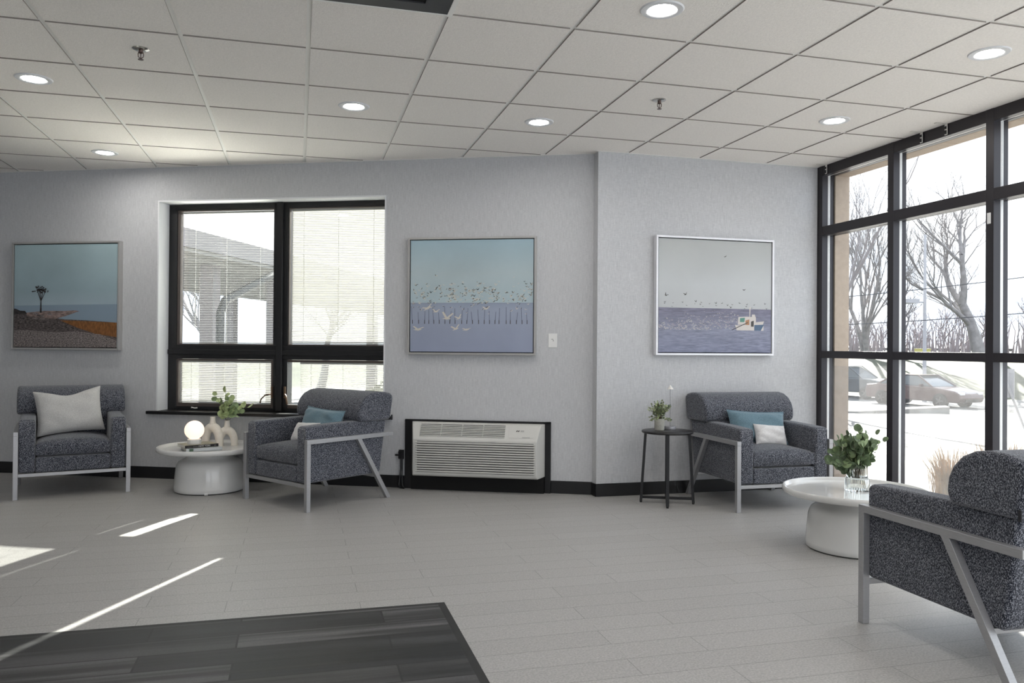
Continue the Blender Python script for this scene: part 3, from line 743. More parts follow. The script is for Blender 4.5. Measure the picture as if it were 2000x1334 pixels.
for k in range(34):
    a = rn.uniform(0, 2*PI); r = rn.uniform(.04, .125); z = .16-r*.75+rn.uniform(-.02, .05)
    if r > .11: z = rn.uniform(.0, .11)
    stems.append(((rn.uniform(-.02, .02), rn.uniform(-.02, .02), -.08), (r*math.cos(a)-.02, r*math.sin(a), z), (0, 0, .05), 10, .047))
stems += [((0, 0, -.05), (-.015, -.02, .190), (0, 0, .03), 6, .040), ((0, 0, -.05), (.155, -.03, .130), (.02, 0, .07), 8, .034), ((0, 0, -.05), (.115, -.02, .170), (.02, 0, .05), 6, .034),
          ((0, 0, -.05), (.10, .02, .03), (.05, 0, .04), 5, .034), ((0, 0, -.05), (-.155, -.02, .005), (-.03, 0, .06), 8, .036), ((0, 0, -.05), (-.12, -.03, .145), (-.02, 0, .02), 8, .036)]
foliage('eucalyptus_bouquet', 'full bouquet of dark green eucalyptus in the ribbed glass vase', 'leaves', (3.175, 3.985, .3305+.15), stems, 1.05, ['leaf_deep', 'leaf_deep', 'leaf_sage'], 9)

# ------------------------------------------------------------------ black side table
sx_, sy_ = 2.662, 5.425
stb = thing('side_table', 'slim round black side table beside armchair, holding potted plant', 'side table', (sx_, sy_, 0), R(65))
m = MB(); m.lathe([(.001, .524), (.186, .524), (.190, .528), (.190, .538), (.187, .541), (.001, .541)], 56); m.build('table_top', 'black_wood', stb, smooth=True, angle=50)
for k in range(4):
    a = PI/2*k; c, s = math.cos(a), math.sin(a)
    m = MB(); m.bar((.160*c, .160*s, .524), (.192*c, .192*s, .012), .024, .020, up=(c, s, 0)); m.build('leg', 'black_metal', stb, bevel=(.001, 1))
    m = MB(); m.lathe([(.009, 0), (.010, .012)], 12, (.192*c, .192*s, 0)); m.build('foot', 'black_metal', stb)
m = MB(); m.bar((-.195, 0, .040), (.195, 0, .040),   .022, .018); m.bar((0, -.195, .040), (0, .195, .040), .022, .018); m.build('cross_brace', 'black_metal', stb, bevel=(.001, 1))
pot = thing('plant_pot', 'small grey ceramic pot on the black side table', 'plant pot', (2.618, 5.470, .541))
m = MB(); m.lathe([(.034, 0), (.036, .004), (.038, .086), (.035, .086), (.034, .074), (.001, .074)], 32); m.build('pot_body', 'ceramic_pot', pot, smooth=True)
m = MB(); m.lathe([(.0335, .072), (.0335, .076)], 24); m.build('soil', 'soil', pot)
rn = random.Random(4); stems = []
for k in range(60):
    a = rn.uniform(0, 2*PI); r = rn.uniform(.01, .092); z = .138-.6*r+rn.uniform(-.03, .015)
    if k % 6 == 0: z = rn.uniform(-.01, .03); r = .075
    stems.append(((rn.uniform(-.012, .012), rn.uniform(-.012, .012), 0), (r*math.cos(a), r*math.sin(a), z), (0, 0, .02), 10, .0115))
foliage('potted_foliage', 'bushy grey green foliage growing from the small grey pot', 'plant', (2.618, 5.470, .541+.074), stems, 1.5, ['leaf_grey', 'leaf_deep', 'leaf_light', 'leaf_grey'], 21, stem_r=.0012)
lp = thing('table_lamp', 'slim metal rod lamp with tiny cone shade on side table', 'lamp', (2.728, 5.515, .541))
m = MB(); m.lathe([(.045, 0), (.0455, .002), (.0455, .019), (.043, .022), (.001, .022)], 36); m.build('base', 'galv', lp, smooth=True, angle=50)
m = MB(); m.tube([(0, 0, .02), (0, 0, .312)], .0024, 8); m.build('rod', 'galv', lp, smooth=True)
m = MB(); m.lathe([(.024, .302), (.0245, .304), (.003, .332), (.001, .334)], 24); m.build('cone_shade', 'bracket_metal', lp, smooth=True, angle=50)

# ------------------------------------------------------------------ wall air conditioner
sur = tag(thing('mounting_frame', 'black wall frame and recess shadow box under the white air conditioner', 'frame')); on_wall(sur, 3.782, 0, 0); sur['category'] = 'frame'
m = MB(); WW = 1.193
m.box(0, .055, -.022, 0, 0, .562); m.box(WW-.045, WW, -.022, 0, 0, .562); m.box(0, WW, -.022, 0, .545, .562); m.build('surround', 'base_black', sur, bevel=(.002, 2))
m = MB(); m.box(.05, WW-.04, -.012, 0, 0, .55); m.build('back_plate', 'black_matte', sur)
m = MB(); m.box(.06, WW-.05, -.045, -.012, .0, .125); m.build('recess_shadow', 'black_matte', sur)  # black box that paints in the recess shadow below the unit
ac = thing('air_conditioner', 'white louvred through-wall air conditioner low on back wall', 'air conditioner'); on_wall(ac, 3.84, 0, .118)
# body as loft of left/right side profiles (depth toward the room is -y)
AW = 1.09
side = [(-.012, .010), (-.135, .006), (-.152, .020), (-.160, .300), (-.148, .318), (-.085, .418), (-.060, .426), (-.012, .428)]
def xs(y): return .0+.33*max(0, -y-.012), AW-.33*max(0, -y-.012)
m = MB(); n = len(side); vs = []
for k in (0, 1):
    for (y, z) in side: vs.append((xs(y)[k], y, z))
m.add(vs, [tuple(range(n)), tuple(range(2*n-1, n-1, -1))]+[(i, n+i, n+(i+1) % n, (i+1) % n) for i in range(n)])
m.build('housing', 'ac_white', ac, bevel=(.006, 3))
def ac_pt(u, z, out):      # point on the front (z<.31) or sloping top panel
    if z <= .309: y = -.152-(z-.02)/.28*.008
    else:
        t = (z-.318)/.100; y = -.148+.063*t
    return (u, y-out, z)
def ac_quad(m, u0, u1, z0, z1, out, th=.002, mi_=0):
    a, b, c, d = [Vector(ac_pt(*p, out)) for p in ((u0, z0), (u1, z0), (u1, z1), (u0, z1))]
    e = Vector((0, th, 0)); m.add([a, b, c, d, a+e, b+e, c+e, d+e], [(0, 1, 2, 3), (7, 6, 5, 4), (0, 4, 5, 1), (1, 5, 6, 2), (2, 6, 7, 3), (3, 7, 4, 0)], mi_)
m = MB(); ac_quad(m, .083, 1.018, .040, .286, .0005); m.build('grille_recess', 'ac_dark', ac)
m = MB(); nL = 13
for k in range(nL):
    z0 = .042+k*(.244/nL); u0, u1 = .072, 1.028
    y = -.160
    a = [(u0, y+.002, z0+.001), (u0, y-.006, z0+.004), (u0, y-.006, z0+.0125), (u0, y+.002, z0+.0145)]
    m.add(a+[(u1, p[1], p[2]) for p in a], [(0, 1, 2, 3), (7, 6, 5, 4), (0, 4, 5, 1), (1, 5, 6, 2), (2, 6, 7, 3), (3, 7, 4, 0)])
m.build('louvres', 'ac_white', ac, bevel=(.0015, 2))
m = MB(); ac_quad(m, .10, .785, .327, .415, .0008); m.build('vent_recess', 'ac_dark', ac)
m = MB()
for k in range(7):
    z = .330+k*.0125
    if z < .415:
        p = ac_pt(.10, z, .004); q = ac_pt(.785, z, .004); m.bar(p, q, .008, .0065, up=(0, -.5, .8))
for u in (.27, .44, .61): m.bar(ac_pt(u, .327, .003), ac_pt(u, .415, .003), .005, .004)
m.build('vent_louvres', 'ac_white', ac)
m = MB(); ac_quad(m, .815, 1.012, .326, .414, .0022, .003); m.build('control_cover', 'ac_white', ac, bevel=(.001, 2))
m = MB()
for k in range(2):
    u = .872+k*.014; a, b, c, d = [Vector(ac_pt(*p, .0028)) for p in ((u, .372), (u+.009, .372), (u+.016, .382), (u+.007, .382))]
    m.add([a, b, c, d], [(0, 1, 2, 3)])
m.build('logo', 'logo_black', ac)
m = MB()
for k, (z0, z1) in enumerate(((.378, .382), (.372, .376))):
    a, b, c, d = [Vector(ac_pt(*p, .0028)) for p in ((.908, z0), (.936, z0), (.936, z1), (.908, z1))]; m.add([a, b, c, d], [(0, 1, 2, 3)])
a, b, c, d = [Vector(ac_pt(*p, .0030)) for p in ((.925, .329), (.985, .329), (.985, .333), (.925, .333))]; m.add([a, b, c, d], [(0, 1, 2, 3)])
m.build('logo_text', 'logo_grey', ac)
pc = bpy.data.objects.new('power_cord', None); COL.objects.link(pc); pc.parent = ac; pc.location = (-.088, 0, -.118); pc['label'] = 'black power cord'
m = MB(); m.box(-.022, .022, -.022, -.010, .235, .31); m.box(-.018, .018, -.045, -.020, .24, .30); m.box(-.05, -.02, -.035, -.02, .262, .275); m.build('plug', 'base_black', pc, bevel=(.003, 2))
m = MB(); m.tube([(0, -.03, .24), (.002, -.032, .16), (-.006, -.035, .08), (-.012, -.04, .03), (.0, -.05, .008), (.04, -.06, .007)], .0065, 8); m.tube([(.012, -.03, .24), (.014, -.032, .16), (.012, -.035, .08), (.018, -.04, .03), (.03, -.05, .007)], .005, 8); m.build('cord', 'base_black', pc, smooth=True)

# wall plate
wp = thing('wall_plate', 'small white wall plate right of the seagull picture', 'wall plate'); on_wall(wp, 4.983, 0, 1.152)
m = MB(); m.box(-.035, .035, -.006, 0, 0, .112); m.build('plate', 'plate_white', wp, bevel=(.003, 2))
m = MB(); m.box(-.010, .004, -.0075, -.006, .064, .069); m.box(.002, .008, -.0085, -.006, .050, .062); m.lathe([(.003, 0)]*2, 8); m.build('toggle', 'logo_grey', wp)

# ------------------------------------------------------------------ pictures
def grad_mat(name, stops, w_, h_, nsc=3, namt=.05, stretch=(1, 1, 1), fine=0):
    m, n, l, b = new_mat(name)
    t = n.new('ShaderNodeTexCoord'); sp_ = n.new('ShaderNodeSeparateXYZ'); l.new(t.outputs['Object'], sp_.inputs[0])
    mr = n.new('ShaderNodeMapRange'); mr.inputs['From Min'].default_value = 0; mr.inputs['From Max'].default_value = h_; l.new(sp_.outputs['Z'], mr.inputs['Value'])
    rp = n.new('ShaderNodeValToRGB'); e = rp.color_ramp.elements
    e[0].position = stops[0][0]; e[0].color = (*stops[0][1], 1); e[1].position = stops[-1][0]; e[1].color = (*stops[-1][1], 1)
    for p, c in stops[1:-1]: k = e.new(p); k.color = (*c, 1)
    l.new(mr.outputs[0], rp.inputs['Fac'])
    mpn = n.new('ShaderNodeMapping'); mpn.inputs['Scale'].default_value = stretch; l.new(t.outputs['Object'], mpn.inputs[0])
    no = n.new('ShaderNodeTexNoise'); no.inputs['Scale'].default_value = nsc; no.inputs['Detail'].default_value = 6; l.new(mpn.outputs[0], no.inputs['Vector'])
    m2 = n.new('ShaderNodeMapRange'); m2.inputs['From Min'].default_value = .3; m2.inputs['From Max'].default_value = .7; m2.inputs['To Min'].default_value = 1-namt; m2.inputs['To Max'].default_value = 1+namt
    l.new(no.outputs['Fac'], m2.inputs['Value'])
    vm = n.new('ShaderNodeVectorMath'); vm.operation = 'SCALE'; l.new(rp.outputs[0], vm.inputs[0]); l.new(m2.outputs[0], vm.inputs['Scale'])
    l.new(vm.outputs[0], b.inputs['Base Color']); b.inputs['Roughness'].default_value = .45; b.inputs['Specular IOR Level'].default_value = .3
PW, PH = 1.05, 0.945
def picture(label, place, fmat):
    root = thing('framed_picture', label, 'picture', group='square framed seaside prints'); place(root)
    m = MB(); F_ = .016; D_ = .050
    m.box(-PW/2, PW/2, -D_, 0, 0, F_); m.box(-PW/2, PW/2, -D_, 0, PH-F_, PH); m.box(-PW/2, -PW/2+F_, -D_, 0, F_, PH-F_); m.box(PW/2-F_, PW/2, -D_, 0, F_, PH-F_)
    m.build('frame', fmat, root, bevel=(.001, 1))
    m = MB(); m.box(-PW/2+F_, PW/2-F_, -.012, -.002, F_, PH-F_); m.build('backing', 'black_matte', root)
    return root
IW = PW-2*.016-.014; IH = PH-2*.016-.014
class Art:
    def __init__(s, root, mats): s.m = MB(); s.root = root; s.mats = mats; s.k = 0
    def P(s, u, v, lay): return (-IW/2+u*IW, -.042-.0004*lay, v*IH)
    def poly(s, pts, mi_, lay): s.m.add([s.P(u, v, lay) for u, v in pts], [tuple(range(len(pts)))], mi_)
    def done(s):
        m0 = MB(); m0.box(-IW/2, IW/2, -.0418, -.014, 0, IH); s.m.f = s.m.f; 
        a = MB(); a.box(-IW/2, IW/2, -.0418, -.014, 0, IH, 0)
        b = len(a.v); a.v += s.m.v; a.f += [tuple(b+i for i in f) for f in s.m.f]; a.m += s.m.m
        o = a.build('print', s.mats, s.root); o.location = (0, 0, .023); return o
def bird(A, u, v, s, mi_, rnd, lay, mw=None):
    a = rnd.uniform(-.6, .6); fl_ = rnd.uniform(.1, .9)
    def rot(x, y): return (u+(x*math.cos(a)-y*math.sin(a))*s, v+(x*math.sin(a)+y*math.cos(a))*s)
    A.poly([rot(-.5, -.08), rot(.1, -.16), rot(.5, 0), rot(.1, .12)], mi_, lay)
    A.poly([rot(-.15, 0), rot(.15, 0), rot(-.35, fl_), rot(-.55, fl_*.9)], mi_ if mw is None else mw, lay+.3)
    A.poly([rot(-.1, 0), rot(.2, 0), rot(.75, fl_*.8), rot(.6, fl_*.9)], mi_, lay+.3)
# picture 1: shore with a lone tree
grad_mat('p1_sky', [(0, (0.374, 0.451, 0.517)), (.40, (0.363, 0.451, 0.506)), (.55, (0.308, 0.407, 0.451)), (1, (0.374, 0.495, 0.528))], IW, IH, 2, .10)
pm('p1_sea', (0.237, 0.314, 0.389), .45); pm('p1_rock', (0.247, 0.180, 0.162), .6, noise=(30, .55, (1, 1, 2))); pm('p1_grass', (0.218, 0.091, 0.028), .6, noise=(30, .35, (3, 1, 1)))
pm('p1_shore', (0.090, 0.075, 0.072), .6, noise=(45, .9, (1, 1, 2))); pm('p1_gravel', (0.195, 0.168, 0.162), .6, noise=(70, .9, (1, 1, 2))); pm('p1_dark', (0.038, 0.033, 0.033), .6, noise=(60, .5, (1, 1, 1)))
pic = picture('silver framed print of a lone tree on a rocky shore, far left', lambda o: on_wall(o, .699, -.001, 1.100), 'silver_frame')
A = Art(pic, ['p1_sky', 'p1_sea', 'p1_rock', 'p1_grass', 'p1_shore', 'p1_gravel', 'p1_dark'])
A.poly([(0, 0), (1, 0), (1, .418), (0, .405)], 1, 1)
A.poly([(0, 0), (1, 0), (1, .24), (.7, .262), (.5, .27), (.3, .30), (0, .34)], 4, 2)
A.poly([(.13, .30), (.40, .272), (.50, .300), (.64, .350), (.60, .358), (.5, .352), (.3, .352), (.22, .345), (.12, .335)], 2, 3)
A.poly([(0, .32), (.13, .325), (.11, .352), (.06, .355), (.02, .372), (0, .375)], 6, 3.5)
A.poly([(.45, .262), (1, .24), (1, .10), (.80, .13), (.62, .19)], 3, 4)
A.poly([(0, 0), (1, 0), (1, .065), (.85, .125), (.62, .155), (.4, .145), (.12, .165), (0, .16)], 5, 5)
A.poly([(.255, .335), (.275, .335), (.270, .46), (.263, .46)], 6, 6)
for (x, y) in ((.225, .555), (.245, .575), (.285, .57), (.31, .55)): A.poly([(.262, .45), (.270, .45), (x+.006, y), (x, y)], 6, 6)
rn = random.Random(2)
for k in range(60):
    u = rn.gauss(.265, .028); v = .56+rn.gauss(0, .016)-(abs(u-.265)*.2); s_ = rn.uniform(.006, .013)
    A.poly([(u-s_, v), (u, v-s_*.6), (u+s_, v), (u, v+s_*.7)], 6, 6.5)
for k in range(8):
    u = rn.uniform(.14, .33); v = rn.uniform(.27, .33); A.poly([(u, v), (u+.05, v-.006), (u+.06, v+.008), (u+.02, v+.014)], 5, 5)
A.done()
# picture 2: flock of gulls above posts
grad_mat('p2_sky', [(0, (0.294, 0.329, 0.441)), (.38, (0.329, 0.371, 0.469)), (.428, (0.301, 0.350, 0.448)), (.434, (0.266, 0.294, 0.385)), (.44, (0.420, 0.525, 0.567)), (.7, (0.420, 0.504, 0.532)), (1, (0.350, 0.476, 0.539))], IW, IH, 2, .08)
pm('gull_white', (.60, .57, .50), .5); pm('gull_dark', (.06, .055, .05), .5); pm('gull_tan', (.36, .28, .20), .5); pm('p2_post', (.11, .13, .18), .5)
pic = picture('silver framed print of a gull flock over water with posts', lambda o: on_wall(o, 4.328, -.001, 1.089), 'silver_frame')
A = Art(pic, ['p2_sky', 'gull_white', 'gull_dark', 'gull_tan', 'p2_post'])
rn = random.Random(8)
for k in range(22):
    u = .02+k*.0445+rn.uniform(-.008, .008); h_ = rn.uniform(.10, .16); l_ = rn.uniform(-.012, .012)
    A.poly([(u, .25), (u+.004, .25), (u+.003+l_, .25+h_), (u+l_, .25+h_)], 4, 1); A.poly([(u-.001, .25), (u+.005, .25), (u+.0045, .285), (u, .285)], 2, 1.3)
cl = [(.1, .50), (.12, .47), (.33, .52), (.38, .58), (.36, .47), (.48, .53), (.52, .45), (.72, .50), (.70, .54), (.90, .49), (.96, .57), (.62, .55), (.26, .57)]
for k in range(300):
    if rn.random() < .5:
        c = rn.choice(cl); u = rn.gauss(c[0], .035); v = rn.gauss(c[1], .028)
    else: u = rn.uniform(.01, .99); v = rn.gauss(.49, .065)
    u = min(max(u, .015), .985); v = min(max(v, .34), .68)
    bird(A, u, v, rn.uniform(.012, .022), rn.choice([1, 1, 1, 2, 2, 3]), rn, 2+k % 5*.5, rn.choice([1, 2, 1]))
for (u, v, s_) in ((.06, .20, .075), (.375, .205, .06), (.46, .20, .06), (.30, .30, .075), (.14, .39, .075), (.21, .36, .05), (.40, .30, .05), (.62, .385, .05)):
    bird(A, u, v, s_, 1, rn, 6, 1)
A.done()
# picture 3: trawler with gulls
grad_mat('p3_sky', [(0, (0.495, 0.506, 0.517)), (.4, (0.506, 0.522, 0.533)), (.6, (0.517, 0.539, 0.550)), (1, (0.440, 0.457, 0.451))], IW, IH, 2, .05)
grad_mat('p3_sea', [(0, (.22, .235, .33)), (.2, (.25, .265, .35)), (.39, (.19, .185, .25)), (1, (.2, .2, .26))], IW, IH, 14, .25, (1, 1, 7))
pm('boat_white', (.62, .58, .55), .5); pm('boat_blue', (.085, .14, .22), .5); pm('boat_green', (.10, .26, .21), .5); pm('boat_orange', (.42, .22, .12), .5); pm('gull_pink', (.52, .42, .42), .5)
pic = picture('bright framed print of a fishing boat trailed by gulls, right wall', lambda o: setattr(o, 'location', (3.234, RY-.001, 1.100)), 'silver_bright')
A = Art(pic, ['p3_sky', 'p3_sea', 'boat_white', 'boat_blue', 'boat_green', 'boat_orange', 'gull_pink', 'gull_dark'])
A.poly([(0, 0), (1, 0), (1, .393), (0, .393)], 1, 1)
rn = random.Random(5)
for k in range(420):
    t = rn.random(); u = rn.uniform(.0, .70) if t < .75 else rn.uniform(.2, .66); v = .215+abs(rn.gauss(0, .075))*(.35+u*.9) if t < .8 else rn.uniform(.2, .38)
    if k < 90: v = .205+rn.uniform(-.006, .012); u = rn.uniform(.02, .45)
    v = min(v, .40); s_ = rn.uniform(.004, .009); bird(A, u, v, s_*1.3, rn.choice([2, 6, 2]), rn, 2+(k % 5)*.4)
for k in range(26): bird(A, rn.uniform(.04, .96), rn.uniform(.395, .45), rn.uniform(.010, .018), 7, rn, 2)
for (u, v) in ((.58, .86), (.75, .565), (.06, .50), (.23, .51)): bird(A, u, v, .026, 7, rn, 3)
A.poly([(.685, .20), (.93, .20), (.93, .255), (.83, .255), (.70, .245), (.67, .25)], 2, 5)
A.poly([(.845, .20), (.905, .20), (.935, .255), (.845, .25)], 3, 5.5)
A.poly([(.845, .250), (.925, .255), (.935, .285), (.86, .275)], 2, 5.8)
A.poly([(.695, .25), (.86, .255), (.86, .32), (.78, .325), (.70, .32)], 2, 5.2)
A.poly([(.715, .275), (.755, .275), (.76, .315), (.715, .31)], 4, 5.6); A.poly([(.765, .25), (.80, .25), (.80, .30), (.765, .29)], 5, 5.6)
A.poly([(.815, .235), (.84, .235), (.84, .29), (.815, .28)], 7, 5.7); A.poly([(.80, .32), (.806, .32), (.812, .42), (.80, .40)], 2, 5.7); A.poly([(.82, .31), (.86, .31), (.85, .345), (.825, .345)], 2, 5.7)
A.poly([(.64, .205), (.645, .20), (.79, .27), (.785, .275)], 7, 6)
A.done()

# ------------------------------------------------------------------ outdoors
def gz(d):
    K = [(0, -.12), (7, -.12), (12, -.22), (28, -.85), (36, -1.30), (46, -1.50), (50, -1.25), (58, .25), (64, .55), (100, .78), (340, .75)]
    for (a, za), (b, zb) in zip(K, K[1:]):
        if d <= b: return za+(zb-za)*(d-a)/(b-a)
    return .75
def ring(name, bands, mat, kind='structure', a0=10, a1=135):
    m = MB(); n = 40
    for j, d in enumerate(bands):
        for i in range(n+1):
            a = R(a0+(a1-a0)*i/n); m.v.append((d*math.cos(a), d*math.sin(a), gz(d)))
    for j in range(len(bands)-1):
        for i in range(n): m.f.append((j*(n+1)+i, j*(n+1)+i+1, (j+1)*(n+1)+i+1, (j+1)*(n+1)+i)); m.m.append(0)
    o = m.build(name, mat, smooth=True); o['kind'] = kind; return o
ring('ground_parking', [3.2, 7, 12, 20, 28, 36, 40], 'asphalt')
ring('ground_road', [40, 46, 48], 'road')
ring('ground_lawn', [48, 50, 54, 58, 64, 80, 100, 160, 340], 'lawn')
# kerbed island beyond the third pane
kb = MB(); pl = [(8.4, 7.6), (9.6, 8.6), (12.0, 10.2), (14.5, 11.6), (17, 11.2), (14, 7.5), (10, 5.6)]
kb.prism(pl, -.35, -.02, 'z'); o = kb.build('ground_kerb', 'concrete'); o['kind'] = 'structure'
kb = MB(); cx_ = sum(p[0] for p in pl)/7; cy_ = sum(p[1] for p in pl)/7
kb.prism([(cx_+(x-cx_)*.94, cy_+(y-cy_)*.94) for x, y in pl], -.1, 0.0, 'z'); o = kb.build('ground_island', 'dry_lawn'); o['kind'] = 'structure'
kb = MB(); kb.prism([(15.4, 20.6), (16.1, 20.2), (20.4, 21.2), (20.8, 21.8)], -1.3, -.70, 'z'); o = kb.build('ground_kerb', 'concrete'); o['kind'] = 'structure'

def tree(name, label, x, y, z, h, r, levels, seed, mat='bark', spread=.55, lean=(0, 0), stems=1, group=None, first=.22, dens=3):
    rnd = random.Random(seed); m = MB()
    def grow(p, d, L, rad, lev):
        k = 4 if lev > 1 else 3; pts = [p]; dd = d.copy()
        for i in range(k):
            dd = (dd+Vector((rnd.uniform(-.14, .14), rnd.uniform(-.14, .14), rnd.uniform(-.02, .12)))).normalized(); pts.append(pts[-1]+dd*L/k)
        rr = [rad*(1-.45*i/k) for i in range(k+1)]
        m.tube(pts, rr, 7 if lev >= levels-1 else (4 if lev > 1 else 3), 0, cap=False)
        if lev <= 0: return
        nb = dens+(1 if rnd.random() < .5 else 0)
        for b in range(nb):
            t = rnd.uniform(.35, 1.0) if b else 1.0
            i = min(int(t*k), k-1); q = pts[i]+(pts[i+1]-pts[i])*(t*k-i)
            ax = Vector((rnd.uniform(-1, 1), rnd.uniform(-1, 1), rnd.uniform(-.15, .55))).normalized()
            nd = (dd*(1-spread*.45)+ax*spread*(1.0 if b else .5)).normalized()
            grow(q, nd, L*rnd.uniform(.62, .82), rad*(.55 if t > .8 else .42), lev-1)
    for s_ in range(stems):
        d = Vector((lean[0]+(rnd.uniform(-.35, .35) if stems > 1 else 0), lean[1]+(rnd.uniform(-.35, .35) if stems > 1 else 0), 1)).normalized()
        grow(Vector((rnd.uniform(-.15, .15)*(stems > 1), rnd.uniform(-.15, .15)*(stems > 1), -.2)), d, h*first, r, levels)
    o = m.build(name, mat, smooth=True, angle=80); o.location = (x, y, z); return tag(o, label, 'tree', group)
tree('bare_tree', 'large forked bare tree on the lawn seen through the middle pane', 44.6, 43.7, gz(62)+.1, 16.5, .46, 6, 31, spread=.60, lean=(-.12, .1), first=.25)
tree('bare_tree', 'bare multi-stemmed tree seen through the left upper pane', 40.0, 49.2, gz(63), 12.5, .20, 5, 14, spread=.42, stems=4, first=.32)
tree('bare_tree', 'near bare tree whose branches fill the leftmost panes behind the pier', 13.6, 18.6, gz(23), 9.5, .12, 5, 44, 'twig', spread=.5, lean=(.10, -.04), first=.30)
tree('bare_tree', 'bare tree with dark branches at the right edge of the photo', 31.0, 26.2, gz(41), 11, .24, 6, 27, 'twig', spread=.6, lean=(.1, -.1), first=.24)
tree('bare_tree', 'small dark bare tree left of the big forked one, behind mullion', 40.6, 46.2, gz(61), 9.5, .22, 5, 52, 'twig', spread=.6, lean=(-.1, .15), first=.26)
for k in range(26):
    a = R(34+k*1.15+random.uniform(-.3, .3)); d = random.uniform(78, 98)
    tree('distant_tree', 'bare tree in the distant hedge line beyond the lawn', d*math.cos(a), d*math.sin(a), gz(d)-.2, random.uniform(5.5, 8), .12, 4, 100+k, 'brush', spread=.6, group='distant bare tree line', first=.28, dens=4)
tree('bare_tree', 'bare tree seen beyond the porch through the left blind', -4.6, 44, gz(44), 12, .25, 5, 61, 'twig', spread=.6, first=.24)
tree('bare_tree', 'second bare tree beyond the porch, nearer the window mullion', 1.0, 40, gz(40), 11, .25, 5, 62, 'twig', spread=.6, first=.24)
bt = MB(); rn = random.Random(77)
for k in range(900):
    a = R(rn.uniform(30, 68)); d = rn.uniform(98, 112); x = d*math.cos(a); y = d*math.sin(a); h_ = rn.uniform(1.6, 4.6)
    bt.tube([(x, y, gz(d)-.2), (x+rn.uniform(-.5, .5), y+rn.uniform(-.5, .5), gz(d)+h_*.6), (x+rn.uniform(-1, 1), y+rn.uniform(-1, 1), gz(d)+h_)], [.10, .06, .02], 3, cap=False)
tag(bt.build('brush_thicket', 'brush'), 'grey brown thicket of brush on the horizon', 'brush', kind='stuff')

def house(label, x, y, z, rz, L, D, hw, hr):
    root = thing('ranch_house', label, 'house', (x, y, z), rz, 'low houses on the horizon')
    m = MB(); m.box(-L/2, L/2, -D/2, D/2, 0, hw); m.build('walls', 'house_wall', root)
    m = MB(); e = .5; m.prism([(-D/2-e, hw), (D/2+e, hw), (0, hw+hr)], -L/2-e, L/2+e, 'x'); m.build('roof', 'house_roof', root)
    for k in range(3):
        m = MB(); m.box(-L*.35+k*L*.3, -L*.35+k*L*.3+1.2, -D/2-.05, -D/2, .8, 1.9); m.build('window', 'car_glass', root)
    return root
for px_az, L__, dd, lab in ((49.9, 16, 300, 'low white roofed house on the horizon beside the first mullion'), (45.0, 24, 310, 'low white roofed house on the horizon behind the big forked tree'), (52.9, 10, 290, 'grey blue house on the horizon at far left of glass wall')):
    house(lab, dd*math.cos(R(px_az)), dd*math.sin(R(px_az)), -.3, R(px_az-90), L__, 8, 1.9, 1.2)

def car(name, label, x, y, z, rz, paint, prof_low, green, L, wd_):
    root = thing(name, label, 'car', (x, y, z), rz)
    m = MB(); hw = wd_/2
    n = len(prof_low)
    vs = [(p[0], -hw+p[2], p[1]) for p in prof_low]+[(p[0], hw-p[2], p[1]) for p in prof_low]
    m.add(vs, [tuple(range(n)), tuple(range(2*n-1, n-1, -1))]+[(i, n+i, n+(i+1) % n, (i+1) % n) for i in range(n)])
    m.build('body', paint, root, bevel=(.06, 4))
    m = MB(); n = len(green)
    vs = [(p[0], -hw+p[2], p[1]) for p in green]+[(p[0], hw-p[2], p[1]) for p in green]
    m.add(vs, [tuple(range(n)), tuple(range(2*n-1, n-1, -1))]+[(i, n+i, n+(i+1) % n, (i+1) % n) for i in range(n)])
    m.build('windows', 'car_glass', root, bevel=(.04, 3))
    top = sorted(green, key=lambda p: -p[1])[:2]; xa, xb = sorted((top[0][0], top[1][0]))
    m = MB(); m.box(xa-.05, xb+.05, -hw+.24, hw-.24, top[0][1]-.015, top[0][1]+.02)
    for sg in (-1, 1):
        g0 = green[0]; g3 = green[-1]
        yy = sg*(hw-.10); yt = sg*(hw-.24); lo = [p for p in green if p[1] < top[0][1]-.2]
        xf = max(p[0] for p in lo); xr = min(p[0] for p in lo); zl = lo[0][1]
        m.bar((xf, yy, zl), (xb, yt, top[0][1]), .05, .06); m.bar((xr, yy, zl), (xa, yt, top[0][1]), .05, .06); m.bar(((xf+xr)/2-.1, yy, zl), ((xa+xb)/2-.1, yt, top[0][1]), .04, .07)
    m.build('roof', paint, root, bevel=(.01, 2))
    for px in (-L*.30, L*.31):
        for sg in (-1, 1):
            m = MB(); m.lathe([(.20, -.11), (.30, -.11), (.33, -.09), (.33, .09), (.30, .11), (.20, .11)], 24); wv = m.build('wheel', 'tire', root, smooth=True); wv.rotation_euler = (PI/2, 0, 0); wv.location = (px, sg*(hw-.10), .33)
            m = MB(); m.lathe([(.21, -.10), (.21, .10)], 20)
            for q in range(5):
                a = 2*PI*q/5; m.bar((0, 0, -.112*1), (.19*math.cos(a), .19*math.sin(a), -.112), .05, .02); m.bar((0, 0, .112), (.19*math.cos(a), .19*math.sin(a), .112), .05, .02)
            m.build('rim', 'rim', wv)
    for sg in (-1, 1):
        m = MB(); m.box(L/2-.16, L/2-.03, sg*(hw-.30)-.16, sg*(hw-.30)+.16, .62, .74); m.build('headlight', 'lamp_clear', root, bevel=(.02, 2))
        m = MB(); m.box(L*.12, L*.12+.1, sg*(hw+.02)-.09, sg*(hw+.02)+.09, .92, 1.04); m.build('mirror', paint, root, bevel=(.02, 2))
    m = MB(); m.box(L/2-.06, L/2-.015, -.45, .45, .34, .52); m.build('front_grille', 'tire', root)
    return root
sed = [(-2.32, .30, .06), (2.30, .28, .08), (2.40, .45, .10), (2.36, .66, .10), (2.10, .78, .10), (1.05, .94, .04), (-1.60, .98, .04), (-2.34, .90, .10), (-2.40, .60, .08)]
